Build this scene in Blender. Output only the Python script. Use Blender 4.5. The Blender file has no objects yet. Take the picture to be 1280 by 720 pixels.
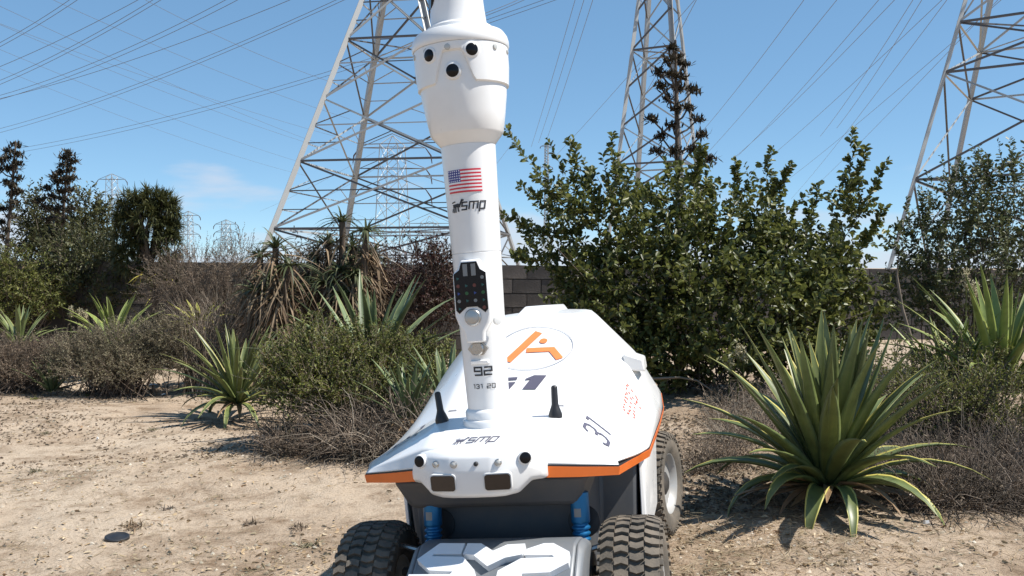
import bpy, bmesh, math, random
import numpy as np
from mathutils import Vector, Matrix

# ------------------------------------------------------------------ camera, sky, sun, exposure
S = bpy.context.scene
COL = S.collection
H = 1.165
FOC = 1108.5            # focal length in pixels of a 1280 wide picture
HORY = 335.0
cd = bpy.data.cameras.new('camera'); cam = bpy.data.objects.new('camera', cd); COL.objects.link(cam)
cd.sensor_width = 36; cd.lens = FOC / 1280 * 36; cd.clip_start = .05; cd.clip_end = 12000
cam.location = (0, 0, H); cam.rotation_euler = (math.radians(90 - 1.29), 0, 0)
S.camera = cam
SUN_EL, SUN_AZ = math.radians(57), math.radians(99)     # azimuth clockwise from +Y (the view direction)
sdir = Vector((math.sin(SUN_AZ) * math.cos(SUN_EL), math.cos(SUN_AZ) * math.cos(SUN_EL), math.sin(SUN_EL)))
W = bpy.data.worlds.new('World'); S.world = W; W.use_nodes = True
nt = W.node_tree; nt.nodes.clear()
out = nt.nodes.new('ShaderNodeOutputWorld'); bg = nt.nodes.new('ShaderNodeBackground')
sky = nt.nodes.new('ShaderNodeTexSky'); sky.sky_type = 'NISHITA'; sky.sun_disc = False
sky.sun_elevation = SUN_EL; sky.sun_rotation = SUN_AZ; sky.altitude = 10
sky.air_density = .5; sky.dust_density = .0; sky.ozone_density = 2.0
bg.inputs['Strength'].default_value = .143
# low bank of cloud all round the horizon, broken up by noise
tc = nt.nodes.new('ShaderNodeTexCoord'); sep = nt.nodes.new('ShaderNodeSeparateXYZ')
mp = nt.nodes.new('ShaderNodeMapping'); mp.inputs['Scale'].default_value = (3.2, 3.2, 14)
mp.inputs['Location'].default_value = (.55, .3, 0)
no = nt.nodes.new('ShaderNodeTexNoise'); no.inputs['Scale'].default_value = 1.6; no.inputs['Detail'].default_value = 7
rz = nt.nodes.new('ShaderNodeMapRange'); rz.inputs[1].default_value = .0; rz.inputs[2].default_value = .19
rz.inputs[3].default_value = .25; rz.inputs[4].default_value = -.36
ad = nt.nodes.new('ShaderNodeMath'); ad.operation = 'ADD'
rm = nt.nodes.new('ShaderNodeMapRange'); rm.inputs[1].default_value = .50; rm.inputs[2].default_value = .72
rm.inputs[4].default_value = .85; rm.interpolation_type = 'SMOOTHSTEP'
mx = nt.nodes.new('ShaderNodeMix'); mx.data_type = 'RGBA'; mx.inputs['B'].default_value = (2.9, 3.2, 3.7, 1)
L = nt.links.new
L(tc.outputs['Generated'], sep.inputs[0]); L(tc.outputs['Generated'], mp.inputs[0]); L(mp.outputs[0], no.inputs['Vector'])
L(sep.outputs['Z'], rz.inputs[0]); L(no.outputs['Fac'], ad.inputs[0]); L(rz.outputs[0], ad.inputs[1])
L(ad.outputs[0], rm.inputs[0]); L(rm.outputs[0], mx.inputs['Factor'])
hs = nt.nodes.new('ShaderNodeHueSaturation'); hs.inputs['Saturation'].default_value = 1.36
tn = nt.nodes.new('ShaderNodeMix'); tn.data_type = 'RGBA'; tn.blend_type = 'MULTIPLY'; tn.inputs['Factor'].default_value = 1; tn.inputs['B'].default_value = (1.20, 1.50, 1.60, 1)
gm = nt.nodes.new('ShaderNodeGamma'); gm.inputs[1].default_value = .5
L(sky.outputs[0], gm.inputs[0]); L(gm.outputs[0], hs.inputs['Color']); L(hs.outputs[0], tn.inputs['A']); L(tn.outputs['Result'], mx.inputs['A']); L(mx.outputs['Result'], bg.inputs[0]); L(bg.outputs[0], out.inputs[0])
sl = bpy.data.lights.new('sun', 'SUN'); sl.energy = 4.6; sl.angle = math.radians(.53); sl.color = (1, .95, .88)
so = bpy.data.objects.new('sun', sl); COL.objects.link(so)
so.rotation_euler = sdir.to_track_quat('Z', 'Y').to_euler(); so.location = (20, -5, 40)
S.view_settings.view_transform = 'Standard'; S.view_settings.look = 'None'
S.view_settings.exposure = .70; S.view_settings.gamma = 1; S.view_settings.use_curve_mapping = False
S.render.engine = 'CYCLES'

# ------------------------------------------------------------------ helpers
RNG = np.random.default_rng(7)
def tag(o, label=None, cat=None, group=None, kind=None):
    if label: o['label'] = label
    if cat: o['category'] = cat
    if group: o['group'] = group
    if kind: o['kind'] = kind
    return o
def link(name, me, parent=None):
    o = bpy.data.objects.new(name, me); COL.objects.link(o)
    if parent is not None: o.parent = parent
    return o
def thing(name, label, cat, loc=(0, 0, 0), group=None):
    o = link(name, None); o.location = loc; o.empty_display_size = .1
    return tag(o, label, cat, group)
def fast_mesh(name, V, Fs, mats, smooth=False, fm=None):
    """V (n,3); Fs list of (m,k) index arrays"""
    me = bpy.data.meshes.new(name)
    V = np.asarray(V, dtype=np.float32)
    me.vertices.add(len(V)); me.vertices.foreach_set('co', V.ravel())
    Fs = [np.asarray(f, dtype=np.int32) for f in Fs if len(f)]
    idx = np.concatenate([f.ravel() for f in Fs])
    cnt = np.concatenate([np.full(len(f), f.shape[1], np.int32) for f in Fs])
    st = np.concatenate([[0], np.cumsum(cnt)[:-1]]).astype(np.int32)
    me.loops.add(len(idx)); me.loops.foreach_set('vertex_index', idx)
    me.polygons.add(len(cnt)); me.polygons.foreach_set('loop_start', st); me.polygons.foreach_set('loop_total', cnt)
    if smooth: me.polygons.foreach_set('use_smooth', np.ones(len(cnt), bool))
    if fm is not None: me.polygons.foreach_set('material_index', np.asarray(fm, np.int32))
    for m in (mats if isinstance(mats, (list, tuple)) else [mats]): me.materials.append(m)
    me.update(calc_edges=True)
    return me
class MB:
    def __init__(s): s.v = []; s.f = []; s.m = []
    def add(s, V, Fc, mi=0):
        b = len(s.v); s.v += [tuple(map(float, p)) for p in V]
        for f in Fc: s.f.append([b + i for i in f]); s.m.append(mi)
        return s
    def box(s, c, d, mi=0, M=None):
        V = [Vector((c[0] + sx * d[0] / 2, c[1] + sy * d[1] / 2, c[2] + sz * d[2] / 2)) for sx in (-1, 1) for sy in (-1, 1) for sz in (-1, 1)]
        if M: V = [M @ v for v in V]
        return s.add(V, [(0, 1, 3, 2), (4, 6, 7, 5), (0, 4, 5, 1), (2, 3, 7, 6), (0, 2, 6, 4), (1, 5, 7, 3)], mi)
    def prism(s, A, B, mi=0):
        """two matching loops of 3-D points"""
        n = len(A)
        return s.add(list(A) + list(B), [tuple(range(n))[::-1], tuple(range(n, 2 * n))] + [(i, (i + 1) % n, n + (i + 1) % n, n + i) for i in range(n)], mi)
    def lathe(s, prof, n=32, M=None, mi=0, caps=True):
        V = []; Fc = []
        for r, z in prof:
            for i in range(n):
                a = 2 * math.pi * i / n; V.append(Vector((r * math.cos(a), r * math.sin(a), z)))
        k = len(prof)
        for j in range(k - 1):
            for i in range(n):
                i2 = (i + 1) % n; Fc.append((j * n + i, j * n + i2, (j + 1) * n + i2, (j + 1) * n + i))
        if caps: Fc += [tuple(range(n))[::-1], tuple((k - 1) * n + i for i in range(n))]
        if M: V = [M @ v for v in V]
        return s.add(V, Fc, mi)
    def tube(s, pts, r, n=8, mi=0):
        pts = [Vector(p) for p in pts]; V = []; Fc = []
        rs = r if isinstance(r, (list, tuple)) else [r] * len(pts)
        for i, p in enumerate(pts):
            d = (pts[min(i + 1, len(pts) - 1)] - pts[max(i - 1, 0)]).normalized()
            q = d.to_track_quat('Z', 'Y')
            for k in range(n):
                a = 2 * math.pi * k / n; V.append(p + q @ Vector((rs[i] * math.cos(a), rs[i] * math.sin(a), 0)))
        for j in range(len(pts) - 1):
            for k in range(n): Fc.append((j * n + k, j * n + (k + 1) % n, (j + 1) * n + (k + 1) % n, (j + 1) * n + k))
        Fc += [tuple(range(n))[::-1], tuple((len(pts) - 1) * n + k for k in range(n))]
        return s.add(V, Fc, mi)
    def build(s, name, mats, parent=None, smooth=None, bevel=None, seg=2, bang=30):
        me = bpy.data.meshes.new(name); me.from_pydata(s.v, [], s.f)
        mats = mats if isinstance(mats, (list, tuple)) else [mats]
        for m in mats: me.materials.append(m)
        if len(mats) > 1: me.polygons.foreach_set('material_index', s.m)
        bm = bmesh.new(); bm.from_mesh(me); bmesh.ops.recalc_face_normals(bm, faces=bm.faces); bm.to_mesh(me); bm.free()
        if smooth is not None:
            me.polygons.foreach_set('use_smooth', [True] * len(me.polygons)); me.set_sharp_from_angle(angle=math.radians(smooth))
        me.update()
        o = link(name, me, parent)
        if bevel:
            b = o.modifiers.new('bevel', 'BEVEL'); b.width = bevel; b.segments = seg; b.limit_method = 'ANGLE'; b.angle_limit = math.radians(bang)
            b.harden_normals = False
            me.polygons.foreach_set('use_smooth', [True] * len(me.polygons)); me.set_sharp_from_angle(angle=math.radians(60))
        return o

# ------------------------------------------------------------------ materials
def new_mat(name):
    m = bpy.data.materials.new(name); m.use_nodes = True
    t = m.node_tree; p = t.nodes['Principled BSDF']; return m, t, p
def c4(c): return (c[0], c[1], c[2], 1)
def noise(t, scale, detail=5, co='Object', rough=.6):
    tcn = t.nodes.new('ShaderNodeTexCoord'); n = t.nodes.new('ShaderNodeTexNoise')
    n.inputs['Scale'].default_value = scale; n.inputs['Detail'].default_value = detail; n.inputs['Roughness'].default_value = rough
    t.links.new(tcn.outputs[co], n.inputs['Vector']); return n
def ramp(t, fac, stops):
    r = t.nodes.new('ShaderNodeValToRGB'); e = r.color_ramp.elements
    while len(e) < len(stops): e.new(.5)
    for el, (p, c) in zip(e, stops): el.position = p; el.color = c4(c)
    t.links.new(fac, r.inputs[0]); return r
def bump(t, p, h, strength=.3, dist=.01):
    b = t.nodes.new('ShaderNodeBump'); b.inputs['Strength'].default_value = strength; b.inputs['Distance'].default_value = dist
    t.links.new(h, b.inputs['Height']); t.links.new(b.outputs[0], p.inputs['Normal']); return b
def plain(name, c, rough=.5, metal=0, coat=0, dirt=0, dcol=(.3, .24, .17), dscale=14, bumps=0, bscale=60, spec=.5):
    m, t, p = new_mat(name)
    p.inputs['Roughness'].default_value = rough; p.inputs['Metallic'].default_value = metal
    p.inputs['Coat Weight'].default_value = coat; p.inputs['Coat Roughness'].default_value = .08
    p.inputs['Specular IOR Level'].default_value = spec
    n = noise(t, dscale, 6)
    if dirt:
        r = ramp(t, n.outputs['Fac'], [(.42, c), (.42 + .4, [c[i] * (1 - dirt) + dcol[i] * dirt for i in range(3)])])
    else:
        r = ramp(t, n.outputs['Fac'], [(.3, [x * .93 for x in c]), (.7, [min(1, x * 1.05) for x in c])])
    t.links.new(r.outputs[0], p.inputs['Base Color'])
    rr = t.nodes.new('ShaderNodeMapRange'); rr.inputs[1].default_value = .3; rr.inputs[2].default_value = .7
    rr.inputs[3].default_value = max(.03, rough - .06); rr.inputs[4].default_value = min(1, rough + .1)
    t.links.new(n.outputs['Fac'], rr.inputs[0]); t.links.new(rr.outputs[0], p.inputs['Roughness'])
    if bumps: bump(t, p, noise(t, bscale, 4).outputs['Fac'], bumps, .004)
    return m
def leafmat(name, cols, trans=.3, rough=.45, spec=.4):
    m, t, p = new_mat(name)
    g = t.nodes.new('ShaderNodeNewGeometry')
    st = [(i / max(1, len(cols) - 1), c) for i, c in enumerate(cols)]
    r = ramp(t, g.outputs['Random Per Island'], st)
    n = noise(t, 5, 3); mxn = t.nodes.new('ShaderNodeMix'); mxn.data_type = 'RGBA'; mxn.blend_type = 'MULTIPLY'
    r2 = ramp(t, n.outputs['Fac'], [(.35, (.62, .65, .6)), (.65, (1.25, 1.2, 1.15))])
    mxn.inputs['Factor'].default_value = .9
    t.links.new(r.outputs[0], mxn.inputs['A']); t.links.new(r2.outputs[0], mxn.inputs['B'])
    t.links.new(mxn.outputs['Result'], p.inputs['Base Color'])
    p.inputs['Roughness'].default_value = rough; p.inputs['Specular IOR Level'].default_value = spec
    if trans:
        tr = t.nodes.new('ShaderNodeBsdfTranslucent'); ms = t.nodes.new('ShaderNodeMixShader'); ms.inputs[0].default_value = trans
        t.links.new(mxn.outputs['Result'], tr.inputs['Color'])
        o = t.nodes['Material Output']; t.links.new(p.outputs[0], ms.inputs[1]); t.links.new(tr.outputs[0], ms.inputs[2]); t.links.new(ms.outputs[0], o.inputs['Surface'])
    return m
M = {}
M['white'] = plain('white_paint', (.80, .80, .79), .30, coat=.4, dirt=.17, dcol=(.5, .42, .33), dscale=6)
M['offwhite'] = plain('offwhite_plastic', (.72, .72, .70), .38, dirt=.1, dscale=8)
M['orange'] = plain('orange_paint', (.80, .17, .025), .35, coat=.3)
M['orange_print'] = plain('orange_print', (.82, .22, .06), .5)
M['red_print'] = plain('red_print', (.75, .10, .05), .5)
M['black'] = plain('black_plastic', (.018, .018, .02), .45)
M['ink'] = plain('black_print', (.02, .02, .025), .5)
M['greyink'] = plain('grey_print', (.09, .085, .12), .5)
M['lightink'] = plain('light_grey_print', (.36, .36, .38), .5)
M['glass'] = plain('dark_lens_glass', (.006, .006, .008), .16, spec=.25)
M['window'] = plain('dark_sensor_window', (.02, .013, .012), .12, coat=.5)
M['grey'] = plain('grey_chassis', (.07, .075, .083), .5, dirt=.35, dcol=(.2, .17, .13), dscale=7)
M['dark'] = plain('dark_metal', (.03, .03, .032), .55, dirt=.3)
M['rubber'] = plain('tyre_rubber', (.095, .083, .067), .85, dirt=.9, dcol=(.27, .22, .165), dscale=10, bumps=.3, bscale=160)
M['blue'] = plain('blue_anodised_metal', (.012, .14, .33), .3, metal=.5)
M['silver'] = plain('brushed_aluminium', (.78, .80, .82), .42, metal=.15, dirt=.1)
M['casing'] = plain('light_grey_casing', (.16, .175, .19), .4, metal=.1, dirt=.2)
M['rim'] = plain('wheel_rim_paint', (.40, .40, .39), .45, metal=.2, dirt=.35, dscale=9)
M['steel'] = plain('stainless_steel', (.45, .44, .42), .3, metal=.9)
M['led'] = plain('clear_lamp_lens', (.5, .5, .47), .15, coat=.8)
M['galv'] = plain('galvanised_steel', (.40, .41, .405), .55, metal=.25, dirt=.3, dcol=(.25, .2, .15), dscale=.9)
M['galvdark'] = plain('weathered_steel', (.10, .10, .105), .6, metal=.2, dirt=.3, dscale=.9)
M['wire'] = plain('conductor_wire', (.16, .16, .17), .5, metal=.3)
M['insul'] = plain('insulator_glaze', (.07, .035, .025), .3)
M['teal'] = plain('teal_key', (.015, .09, .085), .4); M['green'] = plain('green_key', (.02, .10, .03), .4)
M['bluekey'] = plain('blue_key', (.03, .06, .24), .4); M['redkey'] = plain('red_key', (.14, .035, .025), .4)
M['display'] = plain('grey_display', (.2, .21, .21), .3)
def ground_material():
    m, t, p = new_mat('sandy_soil')
    n1 = noise(t, .55, 8, rough=.65); n2 = noise(t, 5, 8, rough=.7); n3 = noise(t, 70, 5, rough=.7)
    r1 = ramp(t, n1.outputs['Fac'], [(.34, (.28, .205, .14)), (.5, (.41, .325, .241)), (.66, (.47, .388, .297))])
    r2 = ramp(t, n2.outputs['Fac'], [(.34, (.42, .35, .28)), (.52, (1, 1, 1)), (.75, (1.12, 1.1, 1.06))])
    r3 = ramp(t, n3.outputs['Fac'], [(.34, (.55, .5, .45)), (.48, (1, 1, 1)), (.68, (1.05, 1.05, 1.05)), (.78, (1.25, 1.25, 1.22))])
    def mul(a, b, f):
        q = t.nodes.new('ShaderNodeMix'); q.data_type = 'RGBA'; q.blend_type = 'MULTIPLY'; q.inputs['Factor'].default_value = f
        t.links.new(a, q.inputs['A']); t.links.new(b, q.inputs['B']); return q.outputs['Result']
    c = mul(mul(r1.outputs[0], r2.outputs[0], .75), r3.outputs[0], .8)
    t.links.new(c, p.inputs['Base Color']); p.inputs['Roughness'].default_value = .95; p.inputs['Specular IOR Level'].default_value = .15
    a = t.nodes.new('ShaderNodeMath'); a.operation = 'ADD'; b = t.nodes.new('ShaderNodeMath'); b.operation = 'MULTIPLY'; b.inputs[1].default_value = .35
    t.links.new(n2.outputs['Fac'], a.inputs[0]); t.links.new(n3.outputs['Fac'], b.inputs[0]); t.links.new(b.outputs[0], a.inputs[1])
    bump(t, p, a.outputs[0], .9, .035)
    return m
M['soil'] = ground_material()

# ------------------------------------------------------------------ robot pose, ground height
PSI, ROLL = math.radians(12.0), math.radians(4.6)
P0 = Vector((-.005, 2.534, 0))
EX = Vector((math.cos(PSI), -math.sin(PSI), 0)); EY = Vector((math.sin(PSI), math.cos(PSI), 0)); EZ = Vector((0, 0, 1))
ex2 = EX * math.cos(ROLL) + EZ * math.sin(ROLL); ez2 = EZ * math.cos(ROLL) - EX * math.sin(ROLL)
RM = Matrix((ex2, EY, ez2)).transposed().to_4x4(); RM.translation = P0
def vnoise(x, y, seed=0):
    def h(i, j):
        n = np.sin(i * 127.1 + j * 311.7 + seed * 74.7) * 43758.5453
        return n - np.floor(n)
    xi, yi = np.floor(x), np.floor(y); fx, fy = x - xi, y - yi
    fx = fx * fx * (3 - 2 * fx); fy = fy * fy * (3 - 2 * fy)
    return (h(xi, yi) * (1 - fx) + h(xi + 1, yi) * fx) * (1 - fy) + (h(xi, yi + 1) * (1 - fx) + h(xi + 1, yi + 1) * fx) * fy
def gz(x, y):
    x = np.asarray(x, float); y = np.asarray(y, float)
    d = (x - P0.x) * EX.x + (y - P0.y) * EX.y
    A = .14
    z = A * np.tanh(math.tan(ROLL) * d / A)
    far = np.clip((np.hypot(x - .05, y - 3.2) - 1.1) / 1.5, 0, 1)
    z = z + far * ((vnoise(x * .9, y * .9, 1) - .5) * .09 + (vnoise(x * 2.7, y * 2.7, 2) - .5) * .035)
    z = z + (vnoise(x * 9, y * 9, 3) - .5) * .010 + (vnoise(x * 23, y * 23, 4) - .5) * .005
    return z
def gp(px, D):
    """world ground point under picture column px at distance D along the view direction"""
    x = (px - 640) / FOC * D
    return Vector((x, D, float(gz(x, D))))
def wz(py, D): return H + (HORY - py) / FOC * D
def graded(lo, hi, step, far, ratio=1.16):
    a = list(np.arange(lo, hi + 1e-6, step)); s = step
    while a[-1] < far: s *= ratio; a.append(a[-1] + s)
    s = step
    while a[0] > -far: s *= ratio; a.insert(0, a[0] - s)
    return np.array(a)
xs = graded(-4.6, 4.6, .032, 5000); ys = graded(1.2, 9.6, .034, 5000)
X, Y = np.meshgrid(xs, ys); Z = gz(X, Y)
nx, ny = len(xs), len(ys)
ii = (np.arange(ny - 1)[:, None] * nx + np.arange(nx - 1)[None]).ravel()
g = link('ground', fast_mesh('ground', np.stack([X.ravel(), Y.ravel(), Z.ravel()], 1), [np.stack([ii, ii + 1, ii + nx + 1, ii + nx], 1)], M['soil'], True))
tag(g, kind='structure')

# ------------------------------------------------------------------ lettering (stroke shapes laid on surfaces)
GL = {
 's': ([[(.72, 1), (0, 1), (0, .5), (.72, .5), (.72, 0), (0, 0)]], .72),
 'm': ([[(0, 0), (0, 1), (1.15, 1), (1.15, 0)], [(.575, .9), (.575, 0)]], 1.15),
 'p': ([[(0, -.42), (0, 1), (.72, 1), (.72, 0), (.1, 0)]], .72),
 '9': ([[(.68, .5), (0, .5), (0, 1), (.8, 1), (.8, 0), (0, 0)]], .8),
 '2': ([[(0, 1), (.8, 1), (.8, .5), (0, .5), (0, 0), (.8, 0)]], .8),
 '1': ([[(0, 1), (.3, 1), (.3, 0)]], .3),
 '3': ([[(0, .82), (.16, 1), (.58, 1), (.75, .84), (.75, .62), (.58, .5), (.30, .5)], [(.60, .45), (.75, .32), (.75, .14), (.58, 0), (.16, 0), (0, .18)]], .75),
 '0': ([[(.4, 1), (0, 1), (0, 0), (.8, 0), (.8, 1), (.41, 1)]], .8),
 '5': ([[(.8, 1), (0, 1), (0, .5), (.8, .5), (.8, 0), (0, 0)]], .8),
 ' ': ([], .35),
}
def ribbon(mb, pts, w, fn, step=.01):
    """mitred flat ribbon along 2-D points, mapped to 3-D by fn"""
    pts = [Vector(p) for p in pts]; n = len(pts); Lp, Rp = [], []
    for i in range(n):
        d0 = (pts[i] - pts[i - 1]).normalized() if i else None
        d1 = (pts[i + 1] - pts[i]).normalized() if i < n - 1 else None
        if d0 is None: d = d1; k = 1
        elif d1 is None: d = d0; k = 1
        else:
            d = (d0 + d1).normalized(); k = 1 / max(.35, d.dot(d1))
        nn = Vector((-d.y, d.x)) * w / 2 * k; Lp.append(pts[i] + nn); Rp.append(pts[i] - nn)
    V = []; F = []
    for i in range(n - 1):
        m = max(1, int((pts[i + 1] - pts[i]).length / step))
        for j in range(m):
            a, b = j / m, (j + 1) / m; q = len(V)
            V += [fn(*Lp[i].lerp(Lp[i + 1], a)), fn(*Rp[i].lerp(Rp[i + 1], a)), fn(*Rp[i].lerp(Rp[i + 1], b)), fn(*Lp[i].lerp(Lp[i + 1], b))]
            F.append((q, q + 1, q + 2, q + 3))
    mb.add(V, F)
def text(mb, s, h, stroke, fn, shear=0, gap=.28, wide=1.0, cx=True, dash=None):
    tot = sum(GL[c][1] * wide + gap for c in s) - gap; u0 = -tot / 2 if cx else 0
    for c in s:
        polys, w = GL[c]
        for pl in polys:
            q = [((u0 + x * wide + shear * y) * h, (y - .5) * h) for x, y in pl]
            if dash:
                for a, b in zip(q[:-1], q[1:]):
                    a, b = Vector(a), Vector(b); Ln = (b - a).length; k = max(1, round(Ln / dash))
                    for j in range(k):
                        if j % 2 == 0: ribbon(mb, [a.lerp(b, j / k), a.lerp(b, (j + .9) / k)], stroke, fn)
            else: ribbon(mb, q, stroke, fn)
        u0 += w * wide + gap
def emblem(mb, h, fn, ox):
    """little four-legged figure beside the lettering"""
    for q, w in [([(0, .55), (.55, .62), (.8, .55)], .3), ([(.1, .5), (.05, .0)], .13), ([(.3, .48), (.28, 0)], .13), ([(.55, .5), (.58, .05)], .13),
                 ([(.75, .62), (.98, 1.05), (1.15, 1.0)], .16), ([(-.1, .85), (.3, .95)], .1), ([(-.05, .35), (-.12, .05)], .08)]:
        ribbon(mb, [((ox + x) * h, (y - .5) * h) for x, y in q], w * h, fn)

# ------------------------------------------------------------------ the robot
robot = thing('patrol_robot', 'white four-wheeled patrol robot with orange trim and a tall camera mast', 'robot')
robot.matrix_world = RM
WH = M['white']
# hood: rows of half profile points (x, y, z) from centre outward
rows = [
 [(0, -.195, .640), (.15, -.165, .632), (.27, -.118, .617), (.366, -.068, .603)],
 [(0, -.180, .690), (.150, -.150, .686), (.266, -.104, .646), (.362, -.056, .612)],
 [(0, .000, .712), (.175, .010, .708), (.30, .040, .658), (.412, .080, .603)],
 [(0, .220, .737), (.195, .220, .732), (.32, .220, .668), (.432, .220, .592)],
 [(0, .740, .996), (.185, .750, .986), (.355, .760, .800), (.438, .750, .586)],
 [(0, 1.06, 1.004), (.185, 1.06, .990), (.355, 1.06, .800), (.438, 1.06, .586)],
 [(0, 1.45, .930), (.180, 1.45, .915), (.32, 1.48, .760), (.410, 1.50, .586)],
 [(0, 1.66, .70), (.170, 1.66, .690), (.28, 1.65, .650), (.370, 1.62, .586)],
]
def full(r): return [(-x, y, z) for x, y, z in r[:0:-1]] + r
def resample(r):
    f = full(r); o = []
    for a, b in zip(f[:-1], f[1:]): o += [a, tuple((Vector(a) + Vector(b)) / 2)]
    return o + [f[-1]]
grid = [full(r) for r in rows]
hb = MB(); nc = len(grid[0])
hb.add([p for r in grid for p in r], [(j * nc + i, j * nc + i + 1, (j + 1) * nc + i + 1, (j + 1) * nc + i) for j in range(len(grid) - 1) for i in range(nc - 1)])
hood = hb.build('hood', WH, robot, smooth=180)
bm = bmesh.new(); bm.from_mesh(hood.data); cl = bm.edges.layers.float.new('crease_edge')
for e in bm.edges:
    if len(e.link_faces) == 1: e[cl] = 1.0
    else:
        n_ = e.link_faces[0].normal.angle(e.link_faces[1].normal, 0); e[cl] = .62 if n_ > .12 else .25
bm.to_mesh(hood.data); bm.free()
ss = hood.modifiers.new('round', 'SUBSURF'); ss.levels = 3; ss.render_levels = 3
sm = hood.modifiers.new('solid', 'SOLIDIFY'); sm.thickness = .006; sm.offset = -1
def hood_z(x, y):
    ax = abs(x)
    def row_at(r):
        for a, b in zip(r[:-1], r[1:]):
            if ax <= b[0] or b is r[-1]:
                t = (ax - a[0]) / (b[0] - a[0]); return a[1] + t * (b[1] - a[1]), a[2] + t * (b[2] - a[2])
    R_ = [row_at(r) for r in rows[1:]]
    for a, b in zip(R_[:-1], R_[1:]):
        if y <= b[0]: t = (y - a[0]) / (b[0] - a[0]); return a[1] + t * (b[1] - a[1])
    return R_[-1][1]
from mathutils.bvhtree import BVHTree
bpy.context.view_layer.update()
_e = hood.evaluated_get(bpy.context.evaluated_depsgraph_get()); _m = _e.to_mesh()
_bvh = BVHTree.FromPolygons([v.co.copy() for v in _m.vertices], [tuple(p.vertices) for p in _m.polygons]); _e.to_mesh_clear()
_hz0 = hood_z
def hood_z(x, y):
    h = _bvh.ray_cast(Vector((x, y, 2)), Vector((0, 0, -1)))
    return h[0].z if h[0] is not None else _hz0(x, y)
# raised spine on top of the hood
sp = MB(); sp.prism([(-.075, .80, .99), (.075, .80, .99), (.075, 1.30, .955), (-.075, 1.30, .955)], [(-.045, .86, 1.024), (.045, .86, 1.024), (.045, 1.26, 1.012), (-.045, 1.26, 1.012)])
sp.build('spine', WH, robot, bevel=.006)
for s in (-1, 1):
    if s > 0:
        q = MB(); q.prism([(s * .33, .70, .775), (s * .33, .86, .775), (s * .33, .86, .835), (s * .33, .70, .835)], [(s * .402, .715, .765), (s * .402, .85, .765), (s * .398, .85, .81), (s * .398, .715, .81)])
        q.build('side_lamp_housing', WH, robot, bevel=.006)
    # orange edge stripe with the dark seam above it
    path = [(.178, -.160, .6285), (.27, -.122, .6155), (.369, -.071, .6015), (.4345, .22, .5885), (.4415, .75, .5830), (.4415, 1.06, .583), (.413, 1.50, .583)]
    th = [.034, .031, .026, .026, .024, .022, .02]
    st = MB(); A = [(s * x, y, z - .0035) for x, y, z in path]; B = [(s * (x - .004), y + .001, z - t) for (x, y, z), t in zip(path, th)]
    A2 = [(s * (x - .03), y + .02, z - .0035) for x, y, z in path]; B2 = [(s * (x - .034), y + .02, z - t) for (x, y, z), t in zip(path, th)]
    n = len(path); st.add(A + B + B2 + A2, [f for i in range(n - 1) for f in ((i, i + 1, n + i + 1, n + i), (n + i, n + i + 1, 2 * n + i + 1, 2 * n + i), (3 * n + i, 3 * n + i + 1, i + 1, i))] + [(0, n, 2 * n, 3 * n), (n - 1, 4 * n - 1, 3 * n - 1, 2 * n - 1)])
    st.build('edge_stripe', M['orange'], robot, smooth=35)
    sm_ = MB(); T = [(s * (x - .003), y + .001, z + .0005) for x, y, z in path]; Bt = [(s * (x - .0025), y + .001, z - .0045) for x, y, z in path]
    Ti = [(s * (x - .02), y + .012, z) for x, y, z in path]; Bi = [(s * (x - .02), y + .012, z - .0045) for x, y, z in path]
    sm_.add(T + Bt + Bi + Ti, [f for i in range(n - 1) for f in ((i, i + 1, n + i + 1, n + i), (n + i, n + i + 1, 2 * n + i + 1, 2 * n + i), (3 * n + i, 3 * n + i + 1, i + 1, i))])
    sm_.build('seam', M['black'], robot)
# front bumper: columns in x, rows in z
bx = [0, .055, .085, .118, .150, .178, .186]
yf = [-.268, -.265, -.256, -.240, -.222, -.196, -.175]
zb = [.567, .567, .567, .571, .598, .596, .596]
zt = [.688, .688, .687, .686, .680, .655, .640]
bb = MB(); half = []
for k in range(len(bx)):
    x, y0, b, t_ = bx[k], yf[k], zb[k], zt[k]
    half.append([(x, -.10, b + .004), (x, y0 + .018, b), (x, y0, b + .012), (x, y0 - .004, .640 if k < 5 else .625), (x, y0 + .003, t_ - .012), (x, y0 + .020, t_ + .003), (x, -.13, t_ - .008)])
cols = [[(-p[0], p[1], p[2]) for p in c] for c in half[:0:-1]] + half
nr = len(cols[0])
bb.add([p for c in cols for p in c], [(i * nr + j, (i + 1) * nr + j, (i + 1) * nr + j + 1, i * nr + j + 1) for i in range(len(cols) - 1) for j in range(nr - 1)] + [tuple(range(nr)), tuple((len(cols) - 1) * nr + j for j in range(nr))[::-1]])
bumper = bb.build('bumper', WH, robot, bevel=.005, seg=2, bang=12)
def bump_y(x):
    ax = abs(x)
    for k in range(len(bx) - 1):
        if ax <= bx[k + 1]: t = (ax - bx[k]) / (bx[k + 1] - bx[k]); return yf[k] + t * (yf[k + 1] - yf[k])
    return yf[-1]
def facing(x, y, z, d):
    q = Vector(d).to_track_quat('Z', 'Y'); return Matrix.Translation((x, y, z)) @ q.to_matrix().to_4x4()
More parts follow.
